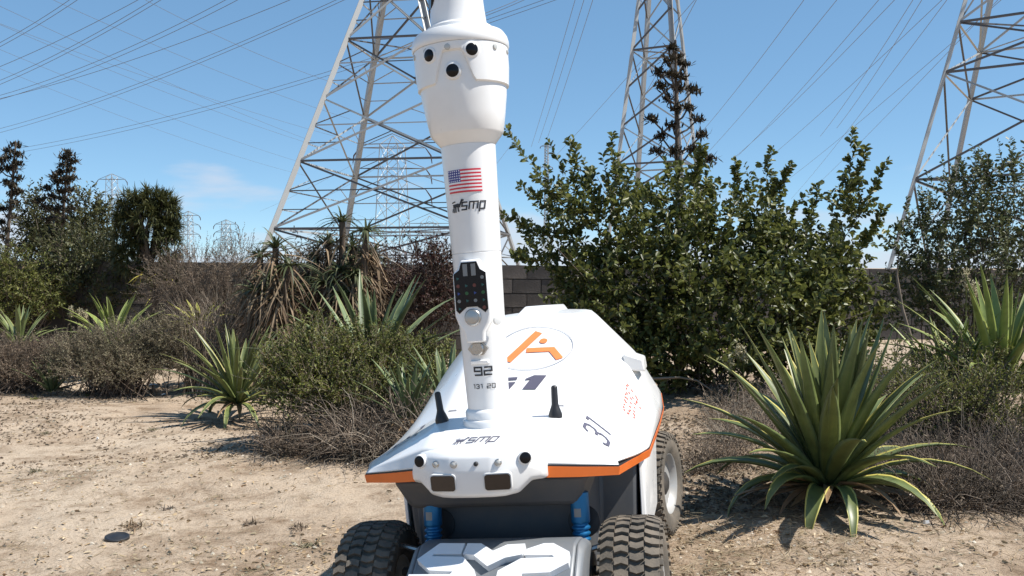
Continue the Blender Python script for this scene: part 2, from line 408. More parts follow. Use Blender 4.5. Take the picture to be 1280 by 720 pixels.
for s in (-1, 1):
    Mx = facing(s * .142, bump_y(.142) - .002, .664, (s * .30, -1, .06))
    q = MB(); q.lathe([(.0185, -.012), (.0185, .004), (.0165, .007)], 28, Mx); rim_ = q.build('camera_ring', WH, bumper, smooth=40)
    q = MB(); q.lathe([(.0150, -.004), (.0150, .0065), (.0145, .0085), (.008, .0098), (.001, .0102)], 28, Mx); q.build('camera_lens', M['glass'], bumper, smooth=40)
    # sensor window: rounded rectangle plate in a shallow frame
    x0 = s * .073; yy = bump_y(.073); Mx = facing(x0, yy - .0050, .6115, (s * .10, -1, -.09))
    def rrect(w, h, r, z):
        o = []
        for cx_, cy_, a0 in ((w / 2 - r, h / 2 - r, 0), (-w / 2 + r, h / 2 - r, 90), (-w / 2 + r, -h / 2 + r, 180), (w / 2 - r, -h / 2 + r, 270)):
            for a in range(0, 91, 18): o.append(Mx @ Vector((cx_ + r * math.cos(math.radians(a0 + a)), cy_ + r * math.sin(math.radians(a0 + a)), z)))
        return o
    # local axes of track quat: z out of the face; keep the long side horizontal
    ax = Mx.to_3x3() @ Vector((1, 0, 0)); hw, hh = (.067, .041) if abs(ax.x) > abs(ax.z) else (.041, .067)
    q = MB(); q.prism(rrect(hw + .008, hh + .008, .011, -.01), rrect(hw + .008, hh + .008, .011, .0025)); q.build('window_frame', M['offwhite'], bumper, bevel=.0015)
    q = MB(); q.prism(rrect(hw, hh, .008, -.004), rrect(hw, hh, .008, .0042)); q.build('sensor_window', M['window'], bumper)
for x in (-.092, -.040, .020, .077):
    Mx = facing(x, bump_y(x) - .001, .660, (x * 1.2, -1, .05)); small = abs(x - .02) < .001
    r = .006 if small else .0095
    q = MB(); q.lathe([(r, -.006), (r, .004), (r * .75, .006)], 18, Mx); o = q.build('lamp_ring', M['dark'] if small else M['steel'], bumper, smooth=40)
    q = MB(); q.lathe([(r * .68, .001), (r * .68, .0066), (r * .4, .008), (.0005, .0085)], 16, Mx); q.build('lamp_lens', M['black'] if small else M['led'], bumper, smooth=40)
def on_hood(cx_, cy_, rot=0, off=.0028, flipy=1):
    ca, sa = math.cos(rot), math.sin(rot)
    def fn(u, v):
        x = cx_ + u * ca - v * sa; y = cy_ + u * sa + v * ca
        return (x, y, hood_z(x, y) + off)
    return fn
# print on the hood
q = MB(); f0 = on_hood(-.012, -.125, .05, .0022); text(q, 'smp', .022, .0036, lambda u, v: f0((u + .012) * 1.15, v * 2.0), shear=.3); emblem(q, .030, lambda u, v: f0(u, v * 1.6), -1.95); q.build('front_lettering', M['greyink'], hood)
q = MB(); N = 72; f0 = on_hood(.040, .530, 0, .0035)
ribbon(q, [(.137 * math.cos(2 * math.pi * i / N), .128 * math.sin(2 * math.pi * i / N)) for i in range(N + 1)], .0035, f0); q.build('emblem_ring', M['lightink'], hood)
q = MB(); f0 = on_hood(0, 0, 0, .0035)
ribbon(q, [(-.040, .455), (.000, .530), (.046, .622)], .030, f0); ribbon(q, [(.018, .512), (.106, .516), (.140, .460)], .026, f0)
q.add([f0(.070 + .014 * math.cos(a), .567 + .015 * math.sin(a)) for a in [2 * math.pi * i / 20 for i in range(20)]], [tuple(range(20))]); q.build('emblem_figure', M['orange_print'], hood)
q = MB(); f0 = on_hood(0, 0, 0, .0035)
q.add([f0(*p) for p in [(.038, .298), (.082, .296), (.108, .368), (.066, .370), (.040, .352), (.040, .345), (.056, .348)]], [tuple(range(7))])
ribbon(q, [(.012, .356), (-.056, .356), (-.070, .330), (.000, .330), (-.012, .302), (-.085, .302)], .014, f0); q.build('number_fifty_one', M['greyink'], hood)
for s in (-1, 1):
    q = MB(); f0 = on_hood(s * .294, .098, 0, .0022); text(q, '31', .078, .0100, lambda u, v: f0(-s * v * .92, s * u * .95 + v * .80), gap=.42); tag(q.build('fender_number', M['greyink'], hood), kind='stuff')
    q = MB(); f0 = on_hood(s * .364, .47, 0, .0022); text(q, 'smp', .034, .0050, lambda u, v: f0(-s * v * .9, s * u * 1.7), dash=.0062, gap=.40); tag(q.build('side_lettering', M['red_print'], hood), kind='stuff')
    q = MB(); q.prism([(s * .17 + dx, .20 + dy, hood_z(s * .17 + dx, .20 + dy) - .001) for dx, dy in ((-.016, -.004), (.016, -.004), (.016, .006), (-.016, .006))], [(s * .17 + dx, .20 + dy, hood_z(s * .17 + dx, .20 + dy) + .004) for dx, dy in ((-.012, -.002), (.012, -.002), (.012, .004), (-.012, .004))]); q.build('hood_latch', M['lightink'], hood)
    # antenna
    b = Vector((s * .174, .095, hood_z(.174, .095) - .003)); q = MB()
    q.lathe([(.0205, 0), (.0205, .009), (.016, .022), (.0125, .031), (.0105, .038), (.0095, .088), (.0075, .092), (.004, .094)], 20, Matrix.Translation(b) @ Matrix.Rotation(s * .03 - .06 * (s < 0), 4, 'Y')); q.build('antenna', M['black'], robot, smooth=40)
# chassis
def plan(z, k=1.0):
    h = [(.26 * k, .03), (.27 * k, .27), (.385 * k, .31), (.395 * k, 1.05), (.26 * k, 1.10), (.25 * k, 1.62)]
    return [(-x, y, z) for x, y in h[::-1]] + [(x, y, z) for x, y in h]
q = MB(); q.prism(plan(.19, .93), plan(.576)); q.build('chassis', M['grey'], robot, bevel=.012)
q = MB(); q.prism([(-.30, -.10, .585), (.30, -.10, .585), (.40, .10, .570), (.40, 1.50, .570), (-.40, 1.50, .570), (-.40, .10, .570)], [(-.30, -.10, .600), (.30, -.10, .600), (.40, .10, .582), (.40, 1.50, .582), (-.40, 1.50, .582), (-.40, .10, .582)]); q.build('deck_underside', M['grey'], robot)
q = MB(); q.prism([(-.24, -.055, .492), (.24, -.055, .492), (.26, .04, .48), (-.26, .04, .48)], [(-.28, -.09, .580), (.28, -.09, .580), (.30, .04, .578), (-.30, .04, .578)]); q.build('front_fairing', M['grey'], robot, bevel=.015)
for s in (-1, 1):
    q = MB(); q.prism([(s * .380, .315, .25), (s * .366, .50, .21), (s * .372, 1.03, .21), (s * .394, 1.03, .565), (s * .389, .315, .565)], [(s * .396, .325, .25), (s * .382, .50, .21), (s * .388, 1.03, .21), (s * .4085, 1.03, .565), (s * .4035, .325, .565)])
    q.build('side_panel', WH, robot, bevel=.004)
    # shock absorber, arm, axle
    x0 = s * .215 + .030
    q = MB(); q.lathe([(.040, -.006), (.046, 0), (.046, .004)], 24, facing(x0, .026, .425, (0, -1, .1))); q.build('shock_recess', M['black'], robot, smooth=40)
    Mx = Matrix.Translation((x0, -.045, .372)) @ Matrix.Rotation(-.12, 4, 'X')
    q = MB(); q.lathe([(.013, -.030), (.013, .016), (.0235, .019)] + [(r_, .020 + k * .004) for k, r_ in enumerate([.026, .026, .021, .021] * 3)] + [(.0255, .068), (.0265, .072), (.0265, .150), (.02, .152)], 24, Mx); sh = q.build('shock_absorber', M['blue'], robot, smooth=35)
    q = MB(); q.lathe([(.0185, .005), (.0185, .010)], 20, Mx); q.lathe([(.006, -.10), (.006, -.03)], 10, Mx); q.build('shock_rod', M['steel'], sh, smooth=35)
    q = MB(); pts = [Mx @ Vector((.0268 * math.cos(a), .0268 * math.sin(a), z)) for a in np.linspace(-2.1, -1.35, 5) for z in (.085, .108)]
    q.add(pts, [(2 * i, 2 * i + 1, 2 * i + 3, 2 * i + 2) for i in range(4)]); q.build('shock_label', M['display'], sh)
    q = MB(); q.tube([(s * .17, .0, .25), (s * .30, .0, .24)], .022, 10); q.tube([(s * .17, -.05, .30), (s * .29, -.02, .30)], .014, 8); q.build('suspension_arm', M['dark'], robot, smooth=40)
    q = MB(); q.tube([(s * .23 + .03, -.05, .365), (s * .33 + .02, -.03, .385)], .008, 8); q.build('steering_rod', M['steel'], robot, smooth=40)
    q = MB(); q.tube([(s * .20, 1.35, .24), (s * .32, 1.35, .235)], .024, 10); q.build('suspension_arm', M['dark'], robot, smooth=40)
# front housing with raised letter plates
hx = .038
q = MB(); prof = [(-.335, .297), (-.340, .330), (-.330, .344), (-.200, .421), (-.185, .427), (-.12, .422), (-.04, .40), (-.02, .34), (-.03, .25), (-.30, .25)]
q.prism([(hx - .215, y, z) for y, z in prof], [(hx + .215, y, z) for y, z in prof]); q.prism([(hx - .2151, y, z) for y, z in prof], [(hx - .235, y * .9 - .018, .34 + (z - .34) * .8) for y, z in prof]); q.prism([(hx + .2151, y, z) for y, z in prof], [(hx + .235, y * .9 - .018, .34 + (z - .34) * .8) for y, z in prof])
hous = q.build('front_housing', M['casing'], robot, bevel=.008, seg=3)
a_, b_ = Vector((0, -.330, .344)), Vector((0, -.200, .421)); dv = (b_ - a_).normalized(); nv = Vector((0, -dv.z, dv.y))
def hp(cx_, cy_, o):     # drawing units of the cast plate: 1280 wide, rows counted downward
    v = (285 - cy_) / 200 * .118 + .034
    p = a_ + dv * v + nv * o; return (hx + (cx_ - 618) / 960 * .415, p.y, p.z)
PL = [[(270, 85), (432, 88), (420, 150), (246, 148), (238, 160), (440, 166), (528, 240), (522, 300), (430, 330), (130, 330), (125, 262), (382, 262), (395, 248), (245, 240), (150, 178)],
      [(447, 88), (535, 90), (618, 134), (700, 99), (810, 95), (804, 156), (700, 174), (602, 220), (500, 156), (434, 150)],
      [(826, 126), (925, 95), (985, 95), (1088, 145), (1088, 205), (985, 256), (822, 262), (800, 330), (665, 330), (672, 245), (800, 178), (1000, 174), (985, 162), (820, 160)]]
for P in PL:
    q = MB(); q.prism([hp(x, y, .000) for x, y in P], [hp(x, y, .020) for x, y in P]); q.build('raised_letter', M['silver'], hous)
q = MB(); q.prism([hp(*p, .0) for p in ((820, 284), (1080, 284), (1080, 345), (820, 345))], [hp(*p, .010) for p in ((820, 284), (1080, 284), (1080, 345), (820, 345))]); vent = q.build('vent', M['silver'], hous)
for i in range(11):
    for j in range(2):
        q0 = MB() if i + j == 0 else q0; x = 838 + i * 22; y = 296 + j * 22
        q0.prism([hp(*p, .0102) for p in ((x, y), (x + 14, y), (x + 14, y + 15), (x, y + 15))], [hp(*p, .0108) for p in ((x, y), (x + 14, y), (x + 14, y + 15), (x, y + 15))])
q0.build('vent_holes', M['black'], vent)
# wheels
def tyre_mesh():
    q = MB(); R, w = .218, .098
    prof = [(.125, -w * .80), (.150, -w * .98), (.180, -w), (.205, -w * .94), (R, -w * .72), (R + .002, 0), (R, w * .72), (.205, w * .94), (.180, w), (.150, w * .98), (.125, w * .80)]
    q.lathe(prof, 56, Matrix.Rotation(math.pi / 2, 4, 'Y'), caps=False)
    def cyl(a, x, r): return (x, r * math.cos(a), r * math.sin(a))
    n = 40; da = 2 * math.pi / n
    def lug(pts, h0, h1):
        A = [cyl(a, x, R - .006 - (.012 if abs(x) > .085 else 0)) for a, x in pts]; B = [cyl(a, x * .985, R + h1 - (.012 if abs(x) > .085 else (.003 if abs(x) > .06 else 0))) for a, x in pts]; q.prism(A, B)
    for i in range(n):
        a = i * da
        for k, x0 in enumerate((-.071, -.024, .024, .071)):
            o = a + (da / 2 if k % 2 else 0); s = 1 if x0 > 0 else -1; hw = .0215; t = da * .30
            # chevron block with a kink
            lug([(o - t, x0 - hw), (o - t + da * .18 * s, x0), (o - t, x0 + hw), (o + t * .75, x0 + hw), (o + t * .75 + da * .18 * s, x0), (o + t * .75, x0 - hw)], 0, .0125 + .0008 * ((i * 7 + k * 3) % 3))
        for s in (-1, 1):
            o = a + da / 4 * s; lug([(o - da * .26, s * .090), (o - da * .26, s * .103), (o + da * .22, s * .103), (o + da * .22, s * .090)], 0, .004)
    return q
def wheel(x, y, steer, first=[None]):
    s = 1 if x > 0 else -1
    Mx = Matrix.Translation((x, y, .2175)) @ Matrix.Rotation(steer, 4, 'Z') @ (Matrix.Rotation(math.pi, 4, 'Z') if s < 0 else Matrix.Identity(4)) @ Matrix.Rotation(.05 + x, 4, 'X') @ Matrix.Diagonal((.86, .955, .955, 1))
    RY = Matrix.Rotation(math.pi / 2, 4, 'Y')
    if first[0] is None:
        q = MB(); q.lathe([(.045, -.06), (.050, .02), (.050, .060), (.030, .072), (.004, .074)], 20, RY); w = q.build('wheel', M['dark'], robot, smooth=40)
        ty = tyre_mesh().build('tyre', M['rubber'], w, smooth=32)
        q = MB(); q.lathe([(.118, -.075), (.132, -.082), (.134, -.074), (.120, -.055), (.115, 0), (.122, .050), (.134, .074), (.132, .084), (.124, .080), (.108, .052), (.060, .044), (.048, .052)], 40, RY, caps=False); rm_ = q.build('rim', M['rim'], w, smooth=35)
        first[0] = (w, ty, rm_)
    else:
        w0, t0, r0 = first[0]
        w = w0.copy(); COL.objects.link(w); w.parent = robot
        for c in (t0, r0):
            d = c.copy(); COL.objects.link(d); d.parent = w
    w.matrix_local = Mx
wheel(.382, 0, .0); wheel(-.378, 0, .06); wheel(.358, 1.34, -.20); wheel(-.358, 1.34, -.20)
# mast
AX, AY = -.017, .06
def mcyl(a, r, z):  # angle from the robot's front, positive towards its left hand side in the picture's right
    return (AX + r * math.sin(a), AY - r * math.cos(a), z)
def mrad(z): return .0615 + (z - .756) * (.0805 - .0615) / (1.52 - .756)
TM = Matrix.Translation((AX, AY, 0))
q = MB(); q.lathe([(.080, .700), (.080, .722), (.077, .728), (.070, .730), (.0695, .750), (.066, .756), (mrad(.76), .760), (mrad(1.0), 1.0), (mrad(1.213), 1.213), (mrad(1.213) - .003, 1.215)], 56, TM)
mast = q.build('mast', WH, robot, smooth=35)
q = MB(); q.lathe([(mrad(1.217) - .003, 1.214), (mrad(1.217), 1.217), (mrad(1.37), 1.37), (mrad(1.527), 1.527)], 56, TM); umast = q.build('upper_mast', WH, robot, smooth=35)
def on_mast(z0, a0, off=.0016):
    def fn(u, v):
        z = z0 + v; r = mrad(z) + off; return mcyl(a0 + u / r, r, z)
    return fn
# flag: printed patch
def flag_mat():
    m, t, p = new_mat('flag_print'); uv = t.nodes.new('ShaderNodeUVMap'); uv.uv_map = 'UVMap'; se = t.nodes.new('ShaderNodeSeparateXYZ'); t.links.new(uv.outputs[0], se.inputs[0])
    def mth(op, a, b=None, c=None):
        n = t.nodes.new('ShaderNodeMath'); n.operation = op
        for i, x in enumerate((a, b, c)):
            if x is None: continue
            if isinstance(x, (int, float)): n.inputs[i].default_value = x
            else: t.links.new(x, n.inputs[i])
        return n.outputs[0]
    u, v = se.outputs['X'], se.outputs['Y']
    stripe = mth('LESS_THAN', mth('MODULO', mth('FLOOR', mth('MULTIPLY', v, 13)), 2), .5)
    canton = mth('MULTIPLY', mth('LESS_THAN', u, .42), mth('GREATER_THAN', v, 6 / 13))
    su = mth('SUBTRACT', mth('FRACT', mth('MULTIPLY', u, 6 / .42)), .5); sv = mth('SUBTRACT', mth('FRACT', mth('MULTIPLY', mth('SUBTRACT', v, 6 / 13), 5 * 13 / 7)), .5)
    d = mth('SQRT', mth('ADD', mth('MULTIPLY', su, su), mth('MULTIPLY', sv, sv))); star = mth('LESS_THAN', d, .26)
    def mixc(f, a, b):
        n = t.nodes.new('ShaderNodeMix'); n.data_type = 'RGBA'; t.links.new(f, n.inputs['Factor'])
        for k, x in (('A', a), ('B', b)):
            if isinstance(x, tuple): n.inputs[k].default_value = x
            else: t.links.new(x, n.inputs[k])
        return n.outputs['Result']
    cc = mixc(canton, mixc(stripe, (.78, .78, .78, 1), (.62, .03, .05, 1)), mixc(star, (.035, .04, .22, 1), (.75, .75, .8, 1)))
    t.links.new(cc, p.inputs['Base Color']); p.inputs['Roughness'].default_value = .4; return m
f0 = on_mast(1.421, -.02); nu = 14; Vv, uvs = [], []
for i in range(nu + 1):
    for j in (0, 1):
        Vv.append(f0((i / nu - .5) * .106, (j - .5) * .066)); uvs.append((i / nu, j))
q = MB(); q.add(Vv, [(2 * i, 2 * i + 2, 2 * i + 3, 2 * i + 1) for i in range(nu)]); fl = q.build('flag_print', flag_mat(), umast)
ul = fl.data.uv_layers.new(name='UVMap')
for lp in fl.data.loops: ul.data[lp.index].uv = uvs[lp.vertex_index]
q = MB(); f0 = on_mast(1.349, .00); text(q, 'smp', .021, .0042, lambda u, v: f0(u + .019, v), shear=.22, gap=.35); emblem(q, .033, f0, -1.35); q.build('mast_lettering', M['ink'], umast)
q = MB(); text(q, '92', .022, .0046, on_mast(.872, .12), gap=.36, wide=1.25); q.build('unit_number', M['ink'], mast)
q = MB(); text(q, '131 20', .0115, .0022, on_mast(.828, .12), gap=.45, wide=1.05); q.build('unit_code', M['ink'], mast)
# console on the mast front
def loop_xz(P, y): return [(AX + x, y, z) for x, z in P]
CO = [(-.026, 1.196), (.026, 1.196), (.036, 1.170), (.052, 1.158), (.054, 1.035), (.046, 1.010), (.030, .985), (.026, .955), (-.026, .955), (-.030, .985), (-.046, 1.010), (-.054, 1.035), (-.052, 1.158), (-.036, 1.170)]
q = MB(); q.prism(loop_xz(CO, .03), loop_xz([(x * .97, 1.08 + (z - 1.08) * .98) for x, z in CO], -.040)); cons = q.build('console', WH, mast, bevel=.005, seg=2)
KP = [(-.023, 1.187), (.023, 1.187), (.030, 1.166), (.047, 1.155), (.047, 1.052), (.038, 1.042), (.026, 1.052), (.015, 1.060), (-.015, 1.060), (-.026, 1.052), (-.038, 1.042), (-.047, 1.052), (-.047, 1.155), (-.030, 1.166)]
q = MB(); q.prism(loop_xz(KP, -.0385), loop_xz(KP, -.0425)); q.build('keypad', M['glass'], cons)
q = MB()
for x in (-.012, .012): q.box((AX + x, -.0428, 1.165), (.013, .0012, .034))
q.build('display', M['display'], cons)
for r_ in range(5):
    for c_ in range(4):
        if r_ in (0, 4) and c_ in (1, 2): continue
        km = [M['teal'], M['green'], M['teal'], M['display'], M['bluekey'], M['redkey']][(r_ * 5 + c_ * 3) % 6]
        q = MB(); x = AX - .036 + c_ * .024; z = 1.142 - r_ * .0215
        q.lathe([(.0052, 0), (.0052, .0009)], 10 if (r_ + c_) % 2 else 3, facing(x, -.0424, z, (0, -1, 0))); q.lathe([(.0030, .00095), (.0030, .0011)], 8, facing(x, -.0424, z, (0, -1, 0))); q.build('key', km, cons)
q = MB(); q.lathe([(.024, -.003), (.024, .003), (.021, .006), (.019, .006), (.018, .009), (.001, .011)], 32, facing(AX + .0, -.041, 1.030, (0, -1, .05))); q.build('push_button', M['steel'], cons, smooth=35)
q = MB(); q.lathe([(.013, 0), (.013, .006), (.011, .009), (.008, .0095)], 20, facing(AX + .060, -.005, 1.015, (.8, -1, 0))); q.build('side_button', M['offwhite'], cons, smooth=40)
cz = .938; mr = AY - mrad(.94)
q = MB(); q.prism([(AX + x, mr + .012, cz + z) for x, z in ((-.030, 0), (-.016, .017), (.016, .017), (.030, 0), (.016, -.018), (-.016, -.018))], [(AX + x, mr - .008, cz + z) for x, z in ((-.030, 0), (-.016, .017), (.016, .017), (.030, 0), (.016, -.018), (-.016, -.018))]); q.lathe([(.0185, 0), (.0185, .014), (.016, .017)], 28, facing(AX, mr - .004, cz, (0, -1, 0))); q.box((AX, mr - .008, cz + .022), (.022, .016, .012)); q.build('charging_socket', M['steel'], mast, smooth=35)
q = MB(); q.prism([(AX - .03, mr + .02, .906), (AX + .03, mr + .02, .906), (AX + .03, mr + .02, .890), (AX - .03, mr + .02, .890)], [(AX - .026, mr - .008, .904), (AX + .026, mr - .008, .904), (AX + .026, mr - .004, .893), (AX - .026, mr - .004, .893)]); q.build('socket_hood', WH, mast, bevel=.003)
# camera head
HP = [(.074, 1.526), (.079, 1.527), (.082, 1.531), (.104, 1.558), (.108, 1.564), (.117, 1.615), (.1255, 1.672), (.1275, 1.70), (.130, 1.80)]
q = MB(); q.lathe(HP, 64, TM); head = q.build('camera_head', WH, robot, smooth=25)
def edge_z(a):   # lower edge of the raised upper shell; it climbs over the lowest camera
    d = abs(((a + math.pi) % (2 * math.pi)) - math.pi); d = abs(a - .06) if abs(a) < 2 else 9
    t = min(1, max(0, (d - .20) / .26)); return 1.778 + t * (1.690 - 1.778)
n = 128; V = []; F = []
for i in range(n):
    a = 2 * math.pi * i / n; a = a if a < math.pi else a - 2 * math.pi; e = edge_z(a)
    base = .1265 + (e - 1.69) * .035
    V += [mcyl(a, base - .004, e), mcyl(a, base + .0075, e + .006), mcyl(a, .1385, max(e + .012, 1.75)), mcyl(a, .1390, 1.806), mcyl(a, .12, 1.81)]
for i in range(n):
    for j in range(4): F.append((i * 5 + j, ((i + 1) % n) * 5 + j, ((i + 1) % n) * 5 + j + 1, i * 5 + j + 1))
q = MB(); q.add(V, F); q.build('head_shell', WH, head, smooth=25)
q = MB(); q.lathe([(.12, 1.806), (.141, 1.807), (.1435, 1.812), (.1435, 1.824), (.140, 1.838), (.131, 1.852), (.118, 1.858), (.100, 1.860), (.098, 1.872), (.086, 1.880), (.080, 1.882)], 64, TM); q.build('head_rim', WH, robot, smooth=28)
q = MB(); q.lathe([(.0845, 1.878), (.083, 1.885), (.0790, 1.93), (.0745, 2.02), (.072, 2.10), (.060, 2.16), (.035, 2.19), (.002, 2.20)], 48, TM); dome = q.build('camera_turret', WH, robot, smooth=40)
q = MB(); q.lathe([(.034, -.01), (.034, .010), (.030, .014)], 28, facing(*mcyl(-1.15, .066, 1.965), Vector(mcyl(-1.15, 1, 0)) - Vector(mcyl(0, 0, 0)))); q.build('turret_lens', M['glass'], dome, smooth=40)
def head_part(a, r, z, rad, name, mat, parent, up=0, ring=True):
    d = Vector((math.sin(a), -math.cos(a), up)); Mx = facing(*mcyl(a, r, z), d)
    if ring: q = MB(); q.lathe([(rad * 1.32, -.012), (rad * 1.32, .003), (rad * 1.15, .005)], 26, Mx); q.build('lens_ring', WH, parent, smooth=40)
    q = MB(); q.lathe([(rad, -.012), (rad, .0055), (rad * .8, .0078), (rad * .02, .009)], 26, Mx); q.build(name, mat, parent, smooth=40)
head_part(-.44, .1375, 1.776, .0175, 'camera_lens', M['glass'], head, -.05); head_part(.47, .1375, 1.778, .0175, 'camera_lens', M['glass'], head, -.05); head_part(.045, .1300, 1.724, .0185, 'camera_lens', M['glass'], head, -.05)
for k in range(12): head_part(-.02 + k * math.pi / 6, .1345, 1.7905, .0085, 'status_lamp', M['led'], head, 0, False)

# ------------------------------------------------------------------ small objects on the ground
def leafV(pos, d, Ln, Wd, rng, fold=.25, mid=(.38, .74), wm=(.85, .9)):
    n = len(pos); d = d / np.linalg.norm(d, axis=1, keepdims=True)
    rv = rng.normal(size=(n, 3)); rv[:, 2] += 1.0
    s = np.cross(d, rv); s /= np.linalg.norm(s, axis=1, keepdims=True) + 1e-9; nn = np.cross(s, d)
    Ln = Ln[:, None]; Wd = Wd[:, None]
    b = pos; t = pos + d * Ln - nn * Ln * .08
    l1 = pos + d * Ln * mid[0] + s * Wd * .5 * wm[0] + nn * Wd * fold; l2 = pos + d * Ln * mid[1] + s * Wd * .5 * wm[1] + nn * Wd * fold
    r1 = pos + d * Ln * mid[0] - s * Wd * .5 * wm[0] + nn * Wd * fold; r2 = pos + d * Ln * mid[1] - s * Wd * .5 * wm[1] + nn * Wd * fold
    V = np.stack([b, r1, r2, t, l2, l1], 1).reshape(-1, 3); k = np.arange(n)[:, None] * 6
    return V, np.concatenate([k + np.array([0, 1, 2, 3]), k + np.array([0, 3, 4, 5])])
def blades(base, d, Ln, Wd, droop, K=5, rng=RNG, chan=.0, wprof=None):
    """narrow strap leaves curving under their weight: strips of K segments"""
    n = len(base); d = d / np.linalg.norm(d, axis=1, keepdims=True)
    s = np.cross(d, np.array([0, 0, 1.]) + rng.normal(size=(n, 3)) * .25); s /= np.linalg.norm(s, axis=1, keepdims=True) + 1e-9
    V = np.zeros((n, K + 1, 2, 3))
    for k in range(K + 1):
        t = k / K; c = base + d * (Ln * t)[:, None]; c = c.copy(); c[:, 2] -= droop * Ln * t * t
        w = (wprof(t) if wprof else (1 - t) ** .8 * (.6 + .4 * min(1, t * 4)))
        V[:, k, 0] = c + s * (Wd * w * .5 + .0004)[:, None]; V[:, k, 1] = c - s * (Wd * w * .5 + .0004)[:, None]
    V = V.reshape(-1, 3); o = np.arange(n)[:, None] * (2 * (K + 1)); F = []
    for k in range(K): F.append(o + np.array([2 * k, 2 * k + 1, 2 * k + 3, 2 * k + 2]))
    return V, np.concatenate(F)
def twigs(base, d, Ln, r, K=4, wob=.12, rng=RNG, droop=None, tip=.35):
    n = len(base); d = d / np.linalg.norm(d, axis=1, keepdims=True)
    P = np.zeros((n, K + 1, 3)); P[:, 0] = base; cur = d.copy()
    for k in range(1, K + 1):
        cur = cur + rng.normal(size=(n, 3)) * wob
        if droop is not None: cur[:, 2] -= droop / K
        cur /= np.linalg.norm(cur, axis=1, keepdims=True); P[:, k] = P[:, k - 1] + cur * (Ln / K)[:, None]
    a1 = np.cross(d, [[.3, .2, 1.]]); a1 /= np.linalg.norm(a1, axis=1, keepdims=True) + 1e-9; a2 = np.cross(d, a1)
    V = np.zeros((n, K + 1, 3, 3))
    for k in range(K + 1):
        rr = (r * (1 + (tip - 1) * k / K))[:, None]
        for j in range(3): V[:, k, j] = P[:, k] + rr * (a1 * math.cos(j * 2.0944) + a2 * math.sin(j * 2.0944))
    o = np.arange(n)[:, None] * (3 * (K + 1)); F = []
    for k in range(K):
        for j in range(3): F.append(o + np.array([3 * k + j, 3 * k + (j + 1) % 3, 3 * k + 3 + (j + 1) % 3, 3 * k + 3 + j]))
    return V.reshape(-1, 3), np.concatenate(F), P
def unit(n, rng): v = rng.normal(size=(n, 3)); return v / np.linalg.norm(v, axis=1, keepdims=True)
def join(parts):
    V, F, b = [], {}, 0
    for v, f in parts:
        V.append(v); F.setdefault(f.shape[1], []).append(f + b); b += len(v)
    return np.concatenate(V), [np.concatenate(x) for x in F.values()]

# ------------------------------------------------------------------ block wall
def wall_mat():
    m, t, p = new_mat('concrete_block'); n = noise(t, 1.3, 8, rough=.7); n2 = noise(t, 45, 4)
    oi = t.nodes.new('ShaderNodeObjectInfo')
    r = ramp(t, n.outputs['Fac'], [(.32, (.045, .04, .036)), (.5, (.095, .085, .077)), (.7, (.16, .145, .13))])
    v = ramp(t, oi.outputs['Random'], [(0, (.7, .7, .7)), (1, (1.25, 1.2, 1.15))])
    q = t.nodes.new('ShaderNodeMix'); q.data_type = 'RGBA'; q.blend_type = 'MULTIPLY'; q.inputs['Factor'].default_value = 1
    t.links.new(r.outputs[0], q.inputs['A']); t.links.new(v.outputs[0], q.inputs['B']); t.links.new(q.outputs['Result'], p.inputs['Base Color'])
    p.inputs['Roughness'].default_value = .92; bump(t, p, n2.outputs['Fac'], .6, .006); return m
M['block'] = wall_mat(); M['mortar'] = plain('mortar', (.10, .095, .088), .95)
WD = 12.5
wall = thing('block_wall', 'dark weathered concrete block wall behind the shrubs', 'wall', (0, WD, -.19)); wall.rotation_euler = (0, math.radians(.55), 0)
q = MB(); q.prism([(-.194, -.07, .006), (.194, -.07, .006), (.194, .07, .006), (-.194, .07, .006)], [(-.194, -.07, .194), (.194, -.07, .194), (.194, .07, .194), (-.194, .07, .194)])
blk = q.build('block', M['block'], wall, bevel=.006, seg=1); bme = blk.data; bpy.data.objects.remove(blk)
dg = bpy.context.evaluated_depsgraph_get()
rnd = random.Random(3)
for r_ in range(7):
    for c_ in range(42):
        o = link('block', bme, wall); o.location = (-8.4 + c_ * .4 + (.2 if r_ % 2 else 0) + rnd.uniform(-.002, .002), rnd.uniform(-.006, .006), r_ * .2 + rnd.uniform(-.001, .001)); o.rotation_euler = (0, 0, rnd.uniform(-.006, .006))
q = MB()
for r_ in range(7):
    for c_ in list(range(-24, 0)) + list(range(42, 66)):
        q.box((-8.4 + c_ * .4 + (.2 if r_ % 2 else 0), rnd.uniform(-.006, .006), r_ * .2 + .1), (.388, .14, .188))
tag(q.build('farther_blocks', M['block'], wall), kind='stuff')
q = MB(); q.box((.1, .01, .69), (35.9, .108, 1.38)); q.build('mortar_core', M['mortar'], wall)

